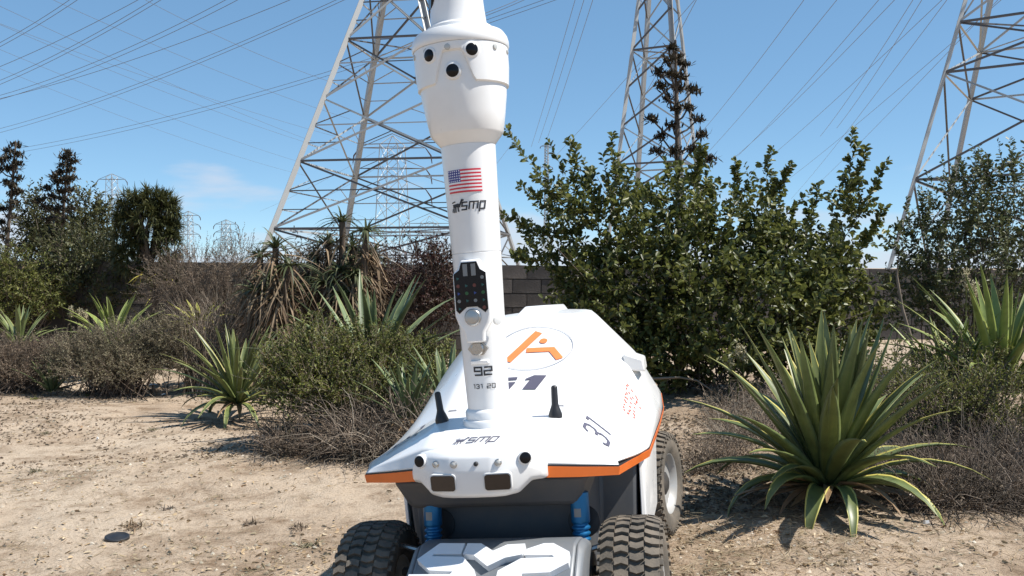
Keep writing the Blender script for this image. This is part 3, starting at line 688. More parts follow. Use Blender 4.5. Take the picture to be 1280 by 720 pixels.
# ------------------------------------------------------------------ pylons
def angle_mesh(mat):
    q = MB(); P = [(-.5, -.5), (.5, -.5), (.5, -.36), (-.36, -.36), (-.36, .5), (-.5, .5)]
    q.prism([(x, y, 0) for x, y in P], [(x, y, 1) for x, y in P]); o = q.build('member', mat); me = o.data; bpy.data.objects.remove(o); return me
AM = {k: angle_mesh(M[k]) for k in ('galv', 'galvdark')}
def member(parent, name, p, q, w, mat='galv'):
    p, q = Vector(p), Vector(q); d = q - p
    o = link(name, AM[mat], parent); r = d.to_track_quat('Z', 'Y')
    o.matrix_local = Matrix.Translation(p) @ r.to_matrix().to_4x4() @ Matrix.Diagonal((w, w, d.length, 1)); return o
def pylon(label, px, D, alpha, Rf, levels, horiz, xlev, wleg, wb, zig=False, arms=(), sub=True, seed=0):
    c = gp(px, D); c.z = 0; t = thing('lattice_pylon', label, 'pylon', c, 'large transmission pylons'); rn = random.Random(seed)
    def corner(k, z):
        a = alpha + k * math.pi / 2; R = Rf(z); return Vector((-R * math.cos(a), -R * math.sin(a), z))
    for k in range(4):
        for a, b in zip(levels[:-1], levels[1:]): member(t, 'leg', corner(k, a), corner(k, b), wleg)
        k2 = (k + 1) % 4
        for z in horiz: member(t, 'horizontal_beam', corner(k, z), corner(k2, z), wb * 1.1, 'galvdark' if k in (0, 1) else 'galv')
        for i, (a, b) in enumerate(xlev):
            mt = lambda: 'galvdark' if rn.random() < .55 else 'galv'
            if zig:
                p, q_ = (k, k2) if (i % 2 == 0 or True) else (k2, k)
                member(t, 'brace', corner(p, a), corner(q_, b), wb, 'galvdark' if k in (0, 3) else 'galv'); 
                if i % 2: member(t, 'brace', corner(q_, a), corner(p, b), wb * .7)
            else:
                A, B, C_, D_ = corner(k, a), corner(k2, a), corner(k, b), corner(k2, b)
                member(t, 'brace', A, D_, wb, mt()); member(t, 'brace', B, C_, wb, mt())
                if sub:
                    wa, wb_ = (B - A).length, (D_ - C_).length; s_ = wa / (wa + wb_); X_ = A + (D_ - A) * s_; zm = X_.z
                    for kk in (k, k2):
                        member(t, 'brace', corner(kk, zm), X_, wb * .6, mt()); e = A if kk == k else B; member(t, 'brace', corner(kk, (a + zm) / 2), e + (X_ - e) * .5, wb * .5, mt()); 
                        e2 = C_ if kk == k else D_; member(t, 'brace', corner(kk, zm), e2 + (X_ - e2) * .5, wb * .5, mt())
    for z in horiz[::2]:
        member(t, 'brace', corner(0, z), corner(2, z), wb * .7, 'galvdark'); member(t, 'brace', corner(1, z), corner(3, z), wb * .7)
    for z, ln in arms:
        R = Rf(z)
        for s in (-1, 1):
            tip = Vector((s * ln, 0, z + .3))
            for k in range(4):
                cc = corner(k, z)
                if cc.x * s > 0: member(t, 'cross_arm', cc, tip, wb); member(t, 'cross_arm', corner(k, z + 2), tip, wb * .8)
    return t
R1 = lambda z: max(2.0, 10.4 - z * .405)
pylon('big galvanised lattice pylon rising behind the withered tree aloes', 501, 60, math.radians(34.7), R1, [0, 3.6, 7.9, 11.9, 16, 20, 26, 32], [3.6, 7.9, 16, 20, 26, 32], [(0, 3.6), (3.6, 7.9), (7.9, 12), (12, 16), (16, 20), (20, 26), (26, 32)], .34, .115, arms=((22, 9), (27, 8), (31.5, 7)), seed=4)
R2 = lambda z: max(1.6, 6.2 - z * .135)
lv = [i * 3.9 for i in range(11)]
pylon('slim lattice pylon standing behind the big round-leaved shrub', 822, 92, math.radians(18), R2, lv, [0.5, 11.7, 23.4, 39], list(zip(lv[:-1], lv[1:])), .40, .16, zig=True, arms=((32, 8), (36, 7), (39, 6)), seed=2)
R3 = lambda z: max(2.0, (9.2 - .297 * z) / .985)
pylon('lattice pylon with a bare slanting leg above the right-hand shrub', 1312, 45, math.radians(10), R3, [0, 3, 5.5, 10.8, 13.3, 18, 23], [5.5, 10.8, 13.3, 18, 23], [(0, 5.5), (5.5, 10.8), (10.8, 13.3), (13.3, 18), (18, 23)], .21, .10, arms=((19, 9), (22.5, 8)), seed=9, sub=False)
def far_pylon(px, ytop, D, hw, label, arms=3, al=.5, tk=1.0):
    zt = wz(ytop, D); c = gp(px, D); c.z = 0; t = thing('distant_pylon', label, 'pylon', c, 'distant pylons on the skyline')
    q = MB(); n = max(6, int(zt / (hw * 1.1))); wd = max(.05, D / FOC * .55) * tk
    def cn(k, z): R = hw * (1.35 - .5 * z / zt); a = al + k * math.pi / 2; return Vector((R * math.cos(a), R * math.sin(a), z))
    for k in range(4):
        q.tube([cn(k, 0), cn(k, zt)], wd * .6, 4)
        for i in range(n):
            z0, z1 = zt * i / n, zt * (i + 1) / n
            q.tube([cn(k, z0), cn(k + 1, z1)], wd * .36, 4); q.tube([cn(k + 1, z0), cn(k, z1)], wd * .36, 4)
        q.tube([cn(k, zt), (0, 0, zt + hw * .6)], wd * .5, 4)
    q.build('lattice', M['galv'], t)
    for i in range(arms):
        z = zt * (.98 - i * .16)
        for s in (-1, 1):
            e = Vector((s * hw * 2.1, 0, z)); q = MB(); q.tube([(0, -hw * .4, z), e], wd * .5, 4); q.tube([(0, hw * .4, z), e], wd * .5, 4); q.tube([(0, 0, z + hw * .9), e], wd * .5, 4); q.build('cross_arm', M['galvdark'], t)
            q = MB(); q.tube([e, e + Vector((s * .35 * hw, 0, -hw * .5)), e + Vector((s * .42 * hw, 0, -hw * 1.0))], [wd * .6, wd * 1.1, wd * .6], 5); q.build('insulator', M['insul'], t)
    return t
far_pylon(491, 182, 170, 3.0, 'pale lattice tower with brown insulators seen through the big pylon', tk=1.7)
far_pylon(537, 278, 210, 2.6, 'small lattice tower low behind the mast and reddish shrub', 2)
far_pylon(141, 222, 150, 1.05, 'distant lattice tower beside the round-headed tree, topmost on the skyline'); far_pylon(236, 268, 210, 1.15, 'distant lattice tower just beyond the round-headed tree', 3); far_pylon(283, 279, 230, 1.3, 'distant lattice tower nearest the withered tree aloes', 3)
far_pylon(683, 180, 175, .5, 'thin pole tower with hanging insulators behind the big shrub', 3); 
# ------------------------------------------------------------------ overhead lines
def wire(a, za, b, zb, sag=0, e0=.25, e1=.35, r=None, lab='thin dark overhead power line crossing the blue sky'):
    def P(p, z): D = (z - H) * FOC / (HORY - p[1]); return Vector(((p[0] - 640) / FOC * D, D, z))
    A, B = P(a, za), P(b, zb); Dm = (A.y + B.y) / 2; sg = sag * Dm / FOC; pts = []
    for i in range(25):
        t = -e0 + (1 + e0 + e1) * i / 24; p = A.lerp(B, t); p.z -= sg * 4 * t * (1 - t)
        pts.append(p)
    q = MB(); q.tube(pts, r or .026, 5); o = q.build('power_line', M['wire'], smooth=60)
    return tag(o, lab, 'cable', 'overhead power lines')
for k in (0, 1):
    d = 5 * k
    wire((0, 167 - d), 22, (437 - 2 * d, 0), 26, 10, lab='long sagging paired power line passing just over the tall flower stalks'); wire((31, 190 - d), 20, (404, 98 - d), 24, 6, .2, .5, lab='lowest sagging paired power line, ending at the biggest pylon')
    wire((0, 108 - d), 22, (208 - 2 * d, 0), 26, 5, lab='steep paired power line high above the flower stalks'); wire((0, 126 - d), 22, (304 - 3 * d, 0), 26, 9, lab='paired power line next above the long sagging pair'); wire((0, 62 - d), 24, (104 - 2 * d, 0), 27, 2, lab='paired power line highest above the flower stalks')
wire((0, 125), 21, (370, 0), 25, 8, lab='single power line crossing between two sagging pairs'); wire((0, 86), 22, (180, 0), 26, 3, lab='single power line between the two highest pairs')
for a, b in [((0, 8), (375, 171)), ((0, 31), (360, 171)), ((83, 8), (388, 133)), ((190, 5), (390, 95)), ((0, 62), (350, 195)), ((60, 110), (345, 210)), ((0, 30), (380, 160))]: wire(a, 25, b, 22, 4, .2, .25, .018, 'faint thin power line sloping down towards the biggest pylon')
for a, b in [((1004, 0), (881, 160)), ((1045, 0), (885, 190)), ((1097, 0), (942, 175)), ((1117, 0), (937, 180)), ((1176, 0), (959, 199)), ((1195, 48), (977, 230)), ((1139, 0), (1040, 150)), ((1180, 2), (1003, 232)), ((1196, 52), (1000, 250)), ((870, 0), (790, 145)), ((1150, 0), (1060, 140))]: wire(a, 24, b, 22, 3, .4, .3, None, 'power line between the slim pylon and the slanting pylon leg')
for a, b in [((719, 0), (664, 184)), ((730, 0), (673, 179)), ((741, 0), (684, 173)), ((860, 10), (690, 200)), ((660, 0), (560, 38)), ((648, 2), (560, 33))]: wire(a, 26, b, 23, 2, .4, .0, None, 'steep power line beside the robot camera head')
for a, b in [((640, 180), (545, 300)), ((500, 190), (420, 240)), ((470, 190), (340, 258))]: wire(a, 24, b, 21, 2, 0, .2, .025, 'short power line seen through the biggest pylon')

# ------------------------------------------------------------------ plants
MG = {}
def agave_mats(key, c, cm):
    m, t, p = new_mat('agave_leaf_' + key); oi = t.nodes.new('ShaderNodeObjectInfo')
    n = noise(t, 9, 5); mp_ = t.nodes.new('ShaderNodeMapping')
    r = ramp(t, oi.outputs['Random'], [(0, [x * .75 for x in c]), (1, [x * 1.3 for x in c])]); r2 = ramp(t, n.outputs['Fac'], [(.28, (.55, .55, .5)), (.5, (1, 1, 1)), (.72, (1.35, 1.25, 1.1))])
    q = t.nodes.new('ShaderNodeMix'); q.data_type = 'RGBA'; q.blend_type = 'MULTIPLY'; q.inputs['Factor'].default_value = 1
    t.links.new(r.outputs[0], q.inputs['A']); t.links.new(r2.outputs[0], q.inputs['B']); t.links.new(q.outputs['Result'], p.inputs['Base Color']); p.inputs['Roughness'].default_value = .42; p.inputs['Specular IOR Level'].default_value = .45
    bump(t, p, n.outputs['Fac'], .25, .004)
    return [m, plain('agave_margin_' + key, cm, .5, dirt=.3, dcol=(.12, .1, .04), dscale=30)]
MG['dark'] = agave_mats('dark', (.098, .125, .042), (.46, .41, .10)); MG['pale'] = agave_mats('pale', (.125, .16, .062), (.32, .33, .11)); MG['blue'] = agave_mats('blue', (.10, .135, .062), (.26, .28, .11)); MG['yellow'] = agave_mats('yellow', (.22, .22, .04), (.42, .36, .07)); MG['mid'] = agave_mats('mid', (.11, .135, .048), (.38, .36, .10)); MG['lime'] = agave_mats('lime', (.15, .19, .050), (.36, .37, .10)); MG['dry'] = agave_mats('dry', (.20, .13, .07), (.25, .17, .09))
def agave_leaf(Ln, Wd, el0, curl, mats, rn, thick=.2, pw=1.5, margin=.80, seg=8):
    us = [-1, -margin, -.35, .35, margin, 1]; V = []; F = []; fm = []; x = z = 0.0; side = rn.uniform(-.12, .12)
    for k in range(seg + 1):
        t = k / seg; e = el0 - curl * t ** pw
        if k: x += Ln / seg * math.cos(e); z += Ln / seg * math.sin(e)
        w = Wd / 2 * (.62 + .38 * math.sin(min(1, t / .42) * math.pi / 2)) * (1 - max(0, (t - .42) / .58) ** 1.7) + .0015
        up = (-math.sin(e), math.cos(e)); ch = .38 * w * (1 - .4 * t); sy = side * Ln * t * t
        for u in us: V.append((x + up[0] * (ch * u * u), u * w + sy, z + up[1] * (ch * u * u)))
        th = thick * w * (1 - .6 * t) + .001
        for u in (.55, -.55): V.append((x - up[0] * th, u * w + sy, z - up[1] * th))
    m = 8
    for k in range(seg):
        a, b = k * m, (k + 1) * m
        for j in range(8): F.append((a + j, a + (j + 1) % 8, b + (j + 1) % 8, b + j)); fm.append(1 if j in (0, 4) else 0)
    me = fast_mesh('leaf', V, [F], mats, True, fm); return me
def agave(name, label, px, D, n, Ln, Wd, key, seed, e_in=84, e_out=18, c_in=8, c_out=80, dz=0, dry=6, rise=.10, grp=None, cpow=1.6, shrink=.0):
    rn = random.Random(seed); b = gp(px, D); b.z += dz; t = thing(name, label, 'agave', b, grp)
    for i in range(n):
        f = (i + .5) / n; L_ = Ln * (.72 + .28 * math.sin(min(1, f * 1.7) * math.pi / 2)) * rn.uniform(.88, 1.1) * (1 - shrink * f * f)
        el = math.radians(e_in + (e_out - e_in) * f ** 1.05 + rn.uniform(-7, 7)); cu = math.radians(c_in + (c_out - c_in) * f ** cpow + rn.uniform(-9, 12))
        o = link('leaf', agave_leaf(L_, Wd * rn.uniform(.85, 1.1), el, cu, MG[key], rn), t); az = i * 2.39996 + rn.uniform(-.2, .2)
        o.rotation_euler = (rn.uniform(-.12, .12), 0, az); rr = .02 + .05 * Ln * f; o.location = (rr * math.cos(az), rr * math.sin(az), rise * Ln * (1 - f) + .02)
    for i in range(dry):
        o = link('dead_leaf', agave_leaf(Ln * rn.uniform(.3, .6), Wd * .6, math.radians(rn.uniform(0, 25)), math.radians(rn.uniform(20, 60)), MG['dry'], rn, seg=6), t); az = rn.uniform(0, 6.28); o.rotation_euler = (rn.uniform(-.5, .5), 0, az); o.location = (.03 * math.cos(az), .03 * math.sin(az), .04)
    return t
agave('agave', 'large dark green agave with yellow leaf edges on bare soil beside the robot', 1036, 4.05, 78, .84, .072, 'dark', 11, e_in=90, e_out=22, c_in=3, c_out=125, dz=.05, dry=26, shrink=.44, cpow=3.4)
agave('agave', 'green agave with yellow leaf edges at the edge of the open dirt, dry shrubs behind', 296, 7.75, 58, .80, .052, 'mid', 5, e_out=14, c_out=90, dz=.12, shrink=.3, cpow=2.6)
agave('agave', 'tall blue-green agave rising out of the mixed shrub behind the robot', 464, 7.0, 28, 1.0, .068, 'blue', 8, e_out=22, c_out=38, dz=.34)
agave('agave', 'narrow-leaved blue-green agave low in the mixed shrub, close to the mast', 512, 5.95, 22, .46, .042, 'blue', 18, e_out=30, c_out=30, dz=.20)
agave('agave', 'narrow-leaved green agave tucked directly behind the robot mast', 556, 6.15, 24, .52, .042, 'blue', 28, e_out=30, c_out=30, dz=.24)
agave('agave', 'pale green agave under the round-headed tree', 142, 10.3, 26, .72, .068, 'lime', 15, e_out=25, c_out=45, dz=.36)
agave('agave', 'small grey-green agave at the foot of the brown shrub', 64, 9.2, 16, .42, .05, 'blue', 25, e_out=35, c_out=25, dz=.02)
agave('yellow_aloe', 'yellowing agave sprawling among dry brush', 248, 9.8, 34, .46, .045, 'yellow', 35, e_in=55, e_out=5, c_out=110, dz=.60)
agave('agave', 'tall pale-edged agave in front of the right-hand shrub', 1252, 5.5, 40, .84, .060, 'lime', 45, e_out=22, c_out=50, dz=.20)
agave('agave', 'upright narrow agave between two larger agaves in dry brush', 1190, 5.7, 22, .58, .038, 'lime', 55, e_out=40, c_out=25, dz=.16)
agave('agave', 'grey-green agave at the left end of the shrub row below the flower stalk', 22, 11.0, 20, .62, .06, 'pale', 65, e_out=30, c_out=35, dz=.25)

LM = {
 'bush': leafmat('glossy_round_leaf', [(.062, .075, .022), (.095, .112, .030), (.13, .15, .040), (.21, .22, .065)], .35, .42, .45),
 'bush2': leafmat('small_dull_leaf', [(.060, .072, .030), (.085, .102, .042), (.13, .15, .06)], .25, .45),
 'fine': leafmat('fine_green_leaf', [(.13, .095, .045), (.11, .125, .030), (.15, .17, .042), (.24, .25, .075)], .35, .55),
 'olive': leafmat('olive_grey_leaf', [(.15, .125, .08), (.20, .175, .11), (.26, .235, .15)], .25, .6),
 'brown': leafmat('brown_dry_leaf', [(.12, .085, .06), (.18, .135, .098), (.26, .205, .15)], .2, .7),
 'red': leafmat('dark_red_leaf', [(.05, .022, .020), (.075, .032, .028), (.075, .058, .032)], .2, .5),
 'straw': leafmat('straw', [(.30, .22, .13), (.42, .33, .22), (.52, .44, .32), (.22, .13, .07)], .15, .8),
 'twig': leafmat('dry_twig', [(.14, .105, .08), (.22, .18, .14), (.34, .29, .24)], 0, .8),
 'twigdark': leafmat('dark_twig', [(.08, .06, .046), (.13, .10, .08), (.20, .165, .135)], 0, .8),
 'aloe': leafmat('aloe_strap_leaf', [(.05, .065, .028), (.075, .09, .04), (.11, .12, .06)], .2, .5),
 'aloedry': leafmat('withered_strap_leaf', [(.13, .085, .05), (.20, .14, .085), (.28, .21, .14), (.09, .06, .04)], .15, .8),
 'pod': leafmat('seed_pod', [(.034, .030, .020), (.052, .044, .030), (.085, .068, .045)], .1, .7),
 'bark': plain('bark', (.10, .075, .055), .9, bumps=.8, bscale=40),
 'needle': leafmat('dark_spiky_leaf', [(.052, .058, .022), (.078, .086, .032), (.13, .13, .05)], .2, .5),
 'flower': leafmat('cream_flower', [(.45, .42, .30), (.55, .50, .34)], .3, .7), 'lilac': leafmat('lilac_flower', [(.22, .17, .24), (.32, .26, .33)], .3, .7),
}
def px2(px, py, D): return np.array([(px - 640) / FOC * D, D, wz(py, D)])
def lobes_px(Ls, D, depth=.8):
    C = np.array([px2(a, b, D + (d if d else 0)) for a, b, _, _, d in Ls]); R = np.array([[rx / FOC * D, rx / FOC * D * depth, ry / FOC * D] for _, _, rx, ry, _ in Ls]); return C, R
def sample_lobes(C, R, n, rng, inner=.35):
    a = (R[:, 0] * R[:, 2]) ** 1.0; k = rng.choice(len(C), n, p=a / a.sum()); u = unit(n, rng); r = (inner + (1 - inner) * rng.random(n)) ** .6
    return C[k] + u * R[k] * r[:, None], u, k
def bush(name, label, cat, C, R, base, nshoot, per, slen, leafL, leafW, lm, tm, seed, up=.45, spurs=(), nfill=0, spread=1.05, grp=None, nbranch=60, fine=False):
    rng = np.random.default_rng(seed); base = np.array(base); t = thing(name, label, cat, base, grp)
    st, u, k = sample_lobes(C, R, nshoot, rng); d = u * .8 + np.array([0, 0, up]) + rng.normal(size=(nshoot, 3)) * .35; d /= np.linalg.norm(d, axis=1, keepdims=True)
    ln = slen * rng.uniform(.5, 1.25, nshoot)
    for a, b in spurs:
        a, b = np.array(a), np.array(b); m = 5
        for j in range(m):
            s = a + (b - a) * j / m; st = np.vstack([st, s]); d = np.vstack([d, (b - a) / np.linalg.norm(b - a) + rng.normal(size=3) * (.12 if j > 1 else .35)]); ln = np.append(ln, np.linalg.norm(b - a) / m * 1.35)
    d /= np.linalg.norm(d, axis=1, keepdims=True)
    V, F, P = twigs(st, d, ln, np.full(len(st), max(.0022, slen * .008)), 4, .10, rng, droop=-.15); parts = [(V, F)]
    n = len(st); tt = (np.arange(per) + .6) / per; Pk = P[:, :, :]
    seg = np.minimum((tt * 4).astype(int), 3); fr = tt * 4 - seg
    pos = Pk[:, seg] * (1 - fr)[None, :, None] + Pk[:, seg + 1] * fr[None, :, None]; ax = Pk[:, seg + 1] - Pk[:, seg]; ax /= np.linalg.norm(ax, axis=2, keepdims=True) + 1e-9
    rv = rng.normal(size=pos.shape); rad = np.cross(ax, rv); rad /= np.linalg.norm(rad, axis=2, keepdims=True) + 1e-9
    ld = ax * rng.uniform(.35, .9, (n, per, 1)) + rad * spread; pos = pos.reshape(-1, 3); ld = ld.reshape(-1, 3)
    if nfill:
        p2, _, _ = sample_lobes(C, R, nfill, rng, 0.0); pos = np.vstack([pos, p2]); ld = np.vstack([ld, unit(nfill, rng) + np.array([0, 0, .4])])
    keep = pos[:, 2] > gz(pos[:, 0], pos[:, 1]) + .02; pos, ld = pos[keep], ld[keep]; m = len(pos); sc = rng.uniform(.45, 1.35, m)
    Lv, Lf = leafV(pos - base, ld, leafL * sc, leafW * sc, rng)
    tag(link('foliage', fast_mesh('foliage', Lv, [Lf], LM[lm]), t), kind='stuff')
    # limbs from the base into the crown
    e, _, _ = sample_lobes(C, R, nbranch, rng, .1); b0 = base + rng.normal(size=(nbranch, 3)) * np.array([R[:, 0].max() * .3, R[:, 1].max() * .3, 0]); b0[:, 2] = gz(b0[:, 0], b0[:, 1]) - .02
    dv_ = e - b0; V2, F2, _ = twigs(b0, dv_, np.linalg.norm(dv_, axis=1), np.full(nbranch, max(.006, slen * .03)), 5, .07, rng, tip=.3); parts.append((V2, F2)); V, F = join(parts)
    tag(link('branches', fast_mesh('branches', V - base, F, LM[tm]), t), kind='stuff'); return t
# big round-leaved shrub
D = 8.0
BL = [(712, 262, 36, 46, .1), (676, 318, 22, 18, .2), (785, 285, 42, 55, 0), (848, 265, 42, 48, .2), (905, 305, 60, 58, -.1), (962, 285, 22, 48, .1), (1000, 335, 52, 44, -.1), (1062, 272, 14, 44, .2), (1050, 345, 34, 40, 0), (790, 370, 85, 60, 0), (920, 390, 115, 70, -.2), (785, 435, 60, 38, -.1), (1035, 410, 50, 54, .1), (730, 360, 40, 46, .3), (880, 445, 110, 34, -.1), (1010, 445, 70, 34, .1)]
C, R = lobes_px(BL, D, .9)
spx = [((700, 255), (634, 168)), ((690, 300), (632, 268)), ((690, 330), (640, 322)), ((735, 240), (712, 178)), ((770, 230), (762, 172)), ((865, 230), (880, 186)), ((965, 260), (958, 190)), ((965, 250), (985, 205)), ((1060, 260), (1063, 168)), ((1070, 270), (1108, 205)), ((1075, 310), (1106, 262)), ((930, 250), (915, 205)), ((1010, 290), (1022, 235)), ((1060, 240), (1082, 190))]
bush('round_leaved_shrub', 'big dense shrub with glossy round leaves and shoots against the sky', 'shrub', C, R, gp(880, D), 1150, 22, .30, .060, .034, 'bush', 'twigdark', 3, spurs=[(px2(*a, D), px2(*b, D - .1)) for a, b in spx], nfill=6500, nbranch=70)
# right-hand shrub
D = 8.3
C, R = lobes_px([(1150, 320, 42, 50, 0), (1205, 275, 50, 58, .1), (1260, 255, 50, 60, 0), (1220, 350, 85, 60, 0), (1300, 320, 70, 80, .2), (1150, 380, 45, 45, .1)], D)
bush('right_shrub', 'airy small-leaved shrub under the slanting pylon leg', 'shrub', C, R, gp(1215, D), 620, 22, .30, .042, .022, 'bush2', 'twigdark', 4, spurs=[(px2(*a, D), px2(*b, D)) for a, b in [((1210, 250), (1200, 200)), ((1260, 230), (1268, 196)), ((1150, 300), (1118, 282)), ((1160, 280), (1150, 245)), ((1240, 240), (1232, 205))]], nfill=2500)
# low mixed shrub at the centre left
D = 6.3
C, R = lobes_px([(398, 442, 48, 28, .1), (462, 446, 52, 26, .3), (522, 458, 42, 26, .3), (352, 478, 30, 32, 0), (390, 485, 46, 28, -.1), (430, 490, 40, 20, -.1), (490, 475, 60, 18, .1)], D)
bush('mixed_shrub', 'low spreading green shrub with a tangle of dry twigs beside the robot', 'shrub', C, R, gp(450, D), 1500, 16, .19, .028, .011, 'fine', 'twig', 6, nfill=1200, nbranch=260, up=.6)
def brush(name, label, px0, px1, D0, D1, n, ln, r, mat, seed, lean=.6, droop=.3, leafm=None, nleaf=0, lsz=.018, hz=0, K=5, cat='brush', grp=None, flat=.5):
    rng = np.random.default_rng(seed); D_ = rng.uniform(D0, D1, n); x = (rng.uniform(px0, px1, n) - 640) / FOC * D_; z = gz(x, D_) + hz * rng.random(n)
    b = np.stack([x, D_, z], 1); c = gp((px0 + px1) / 2, (D0 + D1) / 2); t = thing(name, label, cat, c, grp); c = np.array(c)
    d = rng.normal(size=(n, 3)) * lean; d[:, 2] = np.abs(rng.normal(size=n)) * flat + .25; l_ = ln * rng.uniform(.35, 1.2, n)
    V, F, P = twigs(b, d, l_, np.full(n, r) * rng.uniform(.5, 1.5, n), K, .22, rng, droop=droop)
    V[:, 2] = np.maximum(V[:, 2], gz(V[:, 0], V[:, 1]) + .003)
    tag(link('twigs', fast_mesh('twigs', V - c, [F], LM[mat]), t), kind='stuff')
    if nleaf:
        i = rng.integers(0, n, nleaf); k = rng.integers(1, K + 1, nleaf); pos = P[i, k] + rng.normal(size=(nleaf, 3)) * lsz; pos[:, 2] = np.maximum(pos[:, 2], gz(pos[:, 0], pos[:, 1]) + .01)
        sc = rng.uniform(.6, 1.3, nleaf); Lv, Lf = leafV(pos - c, unit(nleaf, rng) + [0, 0, .5], lsz * sc, lsz * .4 * sc, rng); tag(link('foliage', fast_mesh('foliage', Lv, [Lf], LM[leafm]), t), kind='stuff')
    return t
brush('dry_brush', 'heap of dead grey twigs in front of the low green shrub', 425, 590, 5.65, 6.1, 2300, .44, .0030, 'twigdark', 21, droop=.9, leafm='brown', nleaf=7000, hz=.12)  # dark twig material paints the heap's shadow into its colour
brush('dry_brush', 'pale grey dead stalks lying over the dark twigs beside the robot', 410, 590, 5.5, 5.9, 420, .5, .0034, 'twig', 23, droop=1.1, hz=.10)
brush('dry_brush', 'dark dead twigs trailing onto the dirt at the shrub corner', 330, 440, 5.75, 6.4, 900, .34, .0028, 'twigdark', 22, droop=.8, leafm='brown', nleaf=5000, hz=.08)
def mound(name, label, Ls, D, base, n, per, slen, lL, lW, lm, tm, seed, nfill=0, nb=120, up=.35, spread=.8, cat='shrub', grp=None): 
    C, R = lobes_px(Ls, D); return bush(name, label, cat, C, R, gp(*base), n, per, slen, lL, lW, lm, tm, seed, nfill=nfill, nbranch=nb, up=up, spread=spread, grp=grp)
mound('heath_shrub', 'rounded grey-brown heath shrub at the edge of the open dirt', [(150, 438, 58, 28, 0), (205, 425, 28, 28, 0), (105, 444, 42, 22, 0), (150, 458, 80, 14, -.1)], 9.2, (145, 9.2), 2200, 16, .17, .020, .007, 'olive', 'twigdark', 31, nfill=9000, nb=260)
mound('heath_shrub', 'flat dry brown shrub left of the grey-brown heath shrub', [(25, 448, 46, 20, 0), (-30, 445, 50, 22, 0), (70, 447, 30, 20, 0), (20, 460, 70, 12, -.1)], 9.4, (15, 9.4), 1500, 14, .16, .018, .007, 'brown', 'twigdark', 32, nfill=6000, nb=240)
mound('dry_shrub', 'pale leafless dry shrub between the heath shrub and yellow-edged agave', [(245, 420, 30, 40, 0), (275, 400, 30, 30, .2), (235, 445, 30, 20, 0)], 9.3, (250, 9.3), 420, 8, .24, .016, .005, 'brown', 'twig', 33, nb=420)
mound('grey_shrub', 'grey dry shrub topped with pale lilac seed heads', [(255, 342, 60, 28, 0), (300, 335, 34, 36, 0), (215, 355, 36, 28, 0), (280, 385, 60, 24, 0)], 11.6, (260, 11.6), 1300, 12, .26, .022, .008, 'brown', 'twigdark', 34, nfill=800, nb=300)
mound('red_shrub', 'dark reddish-brown shrub between the tree aloes and the mast', [(520, 350, 48, 36, 0), (560, 345, 36, 40, 0), (495, 375, 34, 28, 0), (545, 385, 50, 26, 0)], 9.9, (530, 9.9), 700, 16, .26, .032, .016, 'red', 'twigdark', 35, nfill=2600, nb=120)
mound('leafy_shrub', 'bright green leafy shrub at the left end of the row', [(15, 345, 36, 28, 0), (-25, 350, 40, 34, 0), (50, 365, 34, 26, 0), (20, 385, 50, 28, 0)], 12.0, (15, 12.0), 620, 16, .25, .045, .018, 'fine', 'twigdark', 36, nfill=2500)
mound('leafy_shrub', 'dark green bushy shrub between the flower stalk and round-headed tree', [(105, 320, 44, 30, 0), (140, 330, 36, 26, 0), (85, 350, 40, 26, 0), (130, 365, 60, 26, 0)], 12.6, (115, 12.6), 760, 16, .28, .05, .018, 'needle', 'twigdark', 37, nfill=3000)
mound('dark_tree', 'loose dark tree on the skyline beyond the flower stalks', [(45, 275, 20, 26, 0), (62, 300, 24, 24, 0), (105, 275, 22, 26, 0), (125, 285, 16, 22, 0), (90, 305, 36, 20, 0), (50, 320, 30, 20, 0)], 17.0, (80, 17.0), 620, 15, .42, .075, .03, 'needle', 'twigdark', 38, nfill=1500, nb=40, cat='tree')
mound('weedy_shrub', 'scrubby green and brown shrub on the right edge of the dirt', [(1165, 505, 60, 40, 0), (1240, 510, 60, 44, 0), (1130, 470, 50, 28, .5), (1215, 460, 60, 30, .5)], 4.9, (1190, 4.9), 900, 14, .13, .020, .008, 'fine', 'twigdark', 39, nfill=2000, nb=320)
brush('dry_brush', 'dark dry brush filling the right edge behind the large agave', 1125, 1310, 3.85, 5.0, 3400, .36, .0024, 'twigdark', 40, droop=.5, leafm='brown', nleaf=6000, lsz=.016)
brush('dry_brush', 'straw-coloured dry grass behind the large agave under the big shrub', 890, 1170, 5.5, 7.3, 4000, .28, .0026, 'twig', 41, droop=.9, leafm='brown', nleaf=9000, lsz=.02)
brush('dry_brush', 'reddish dry weeds beside the robot rear wheel', 860, 930, 4.7, 5.4, 320, .18, .0020, 'twigdark', 42, droop=.4, leafm='brown', nleaf=2500, lsz=.018)
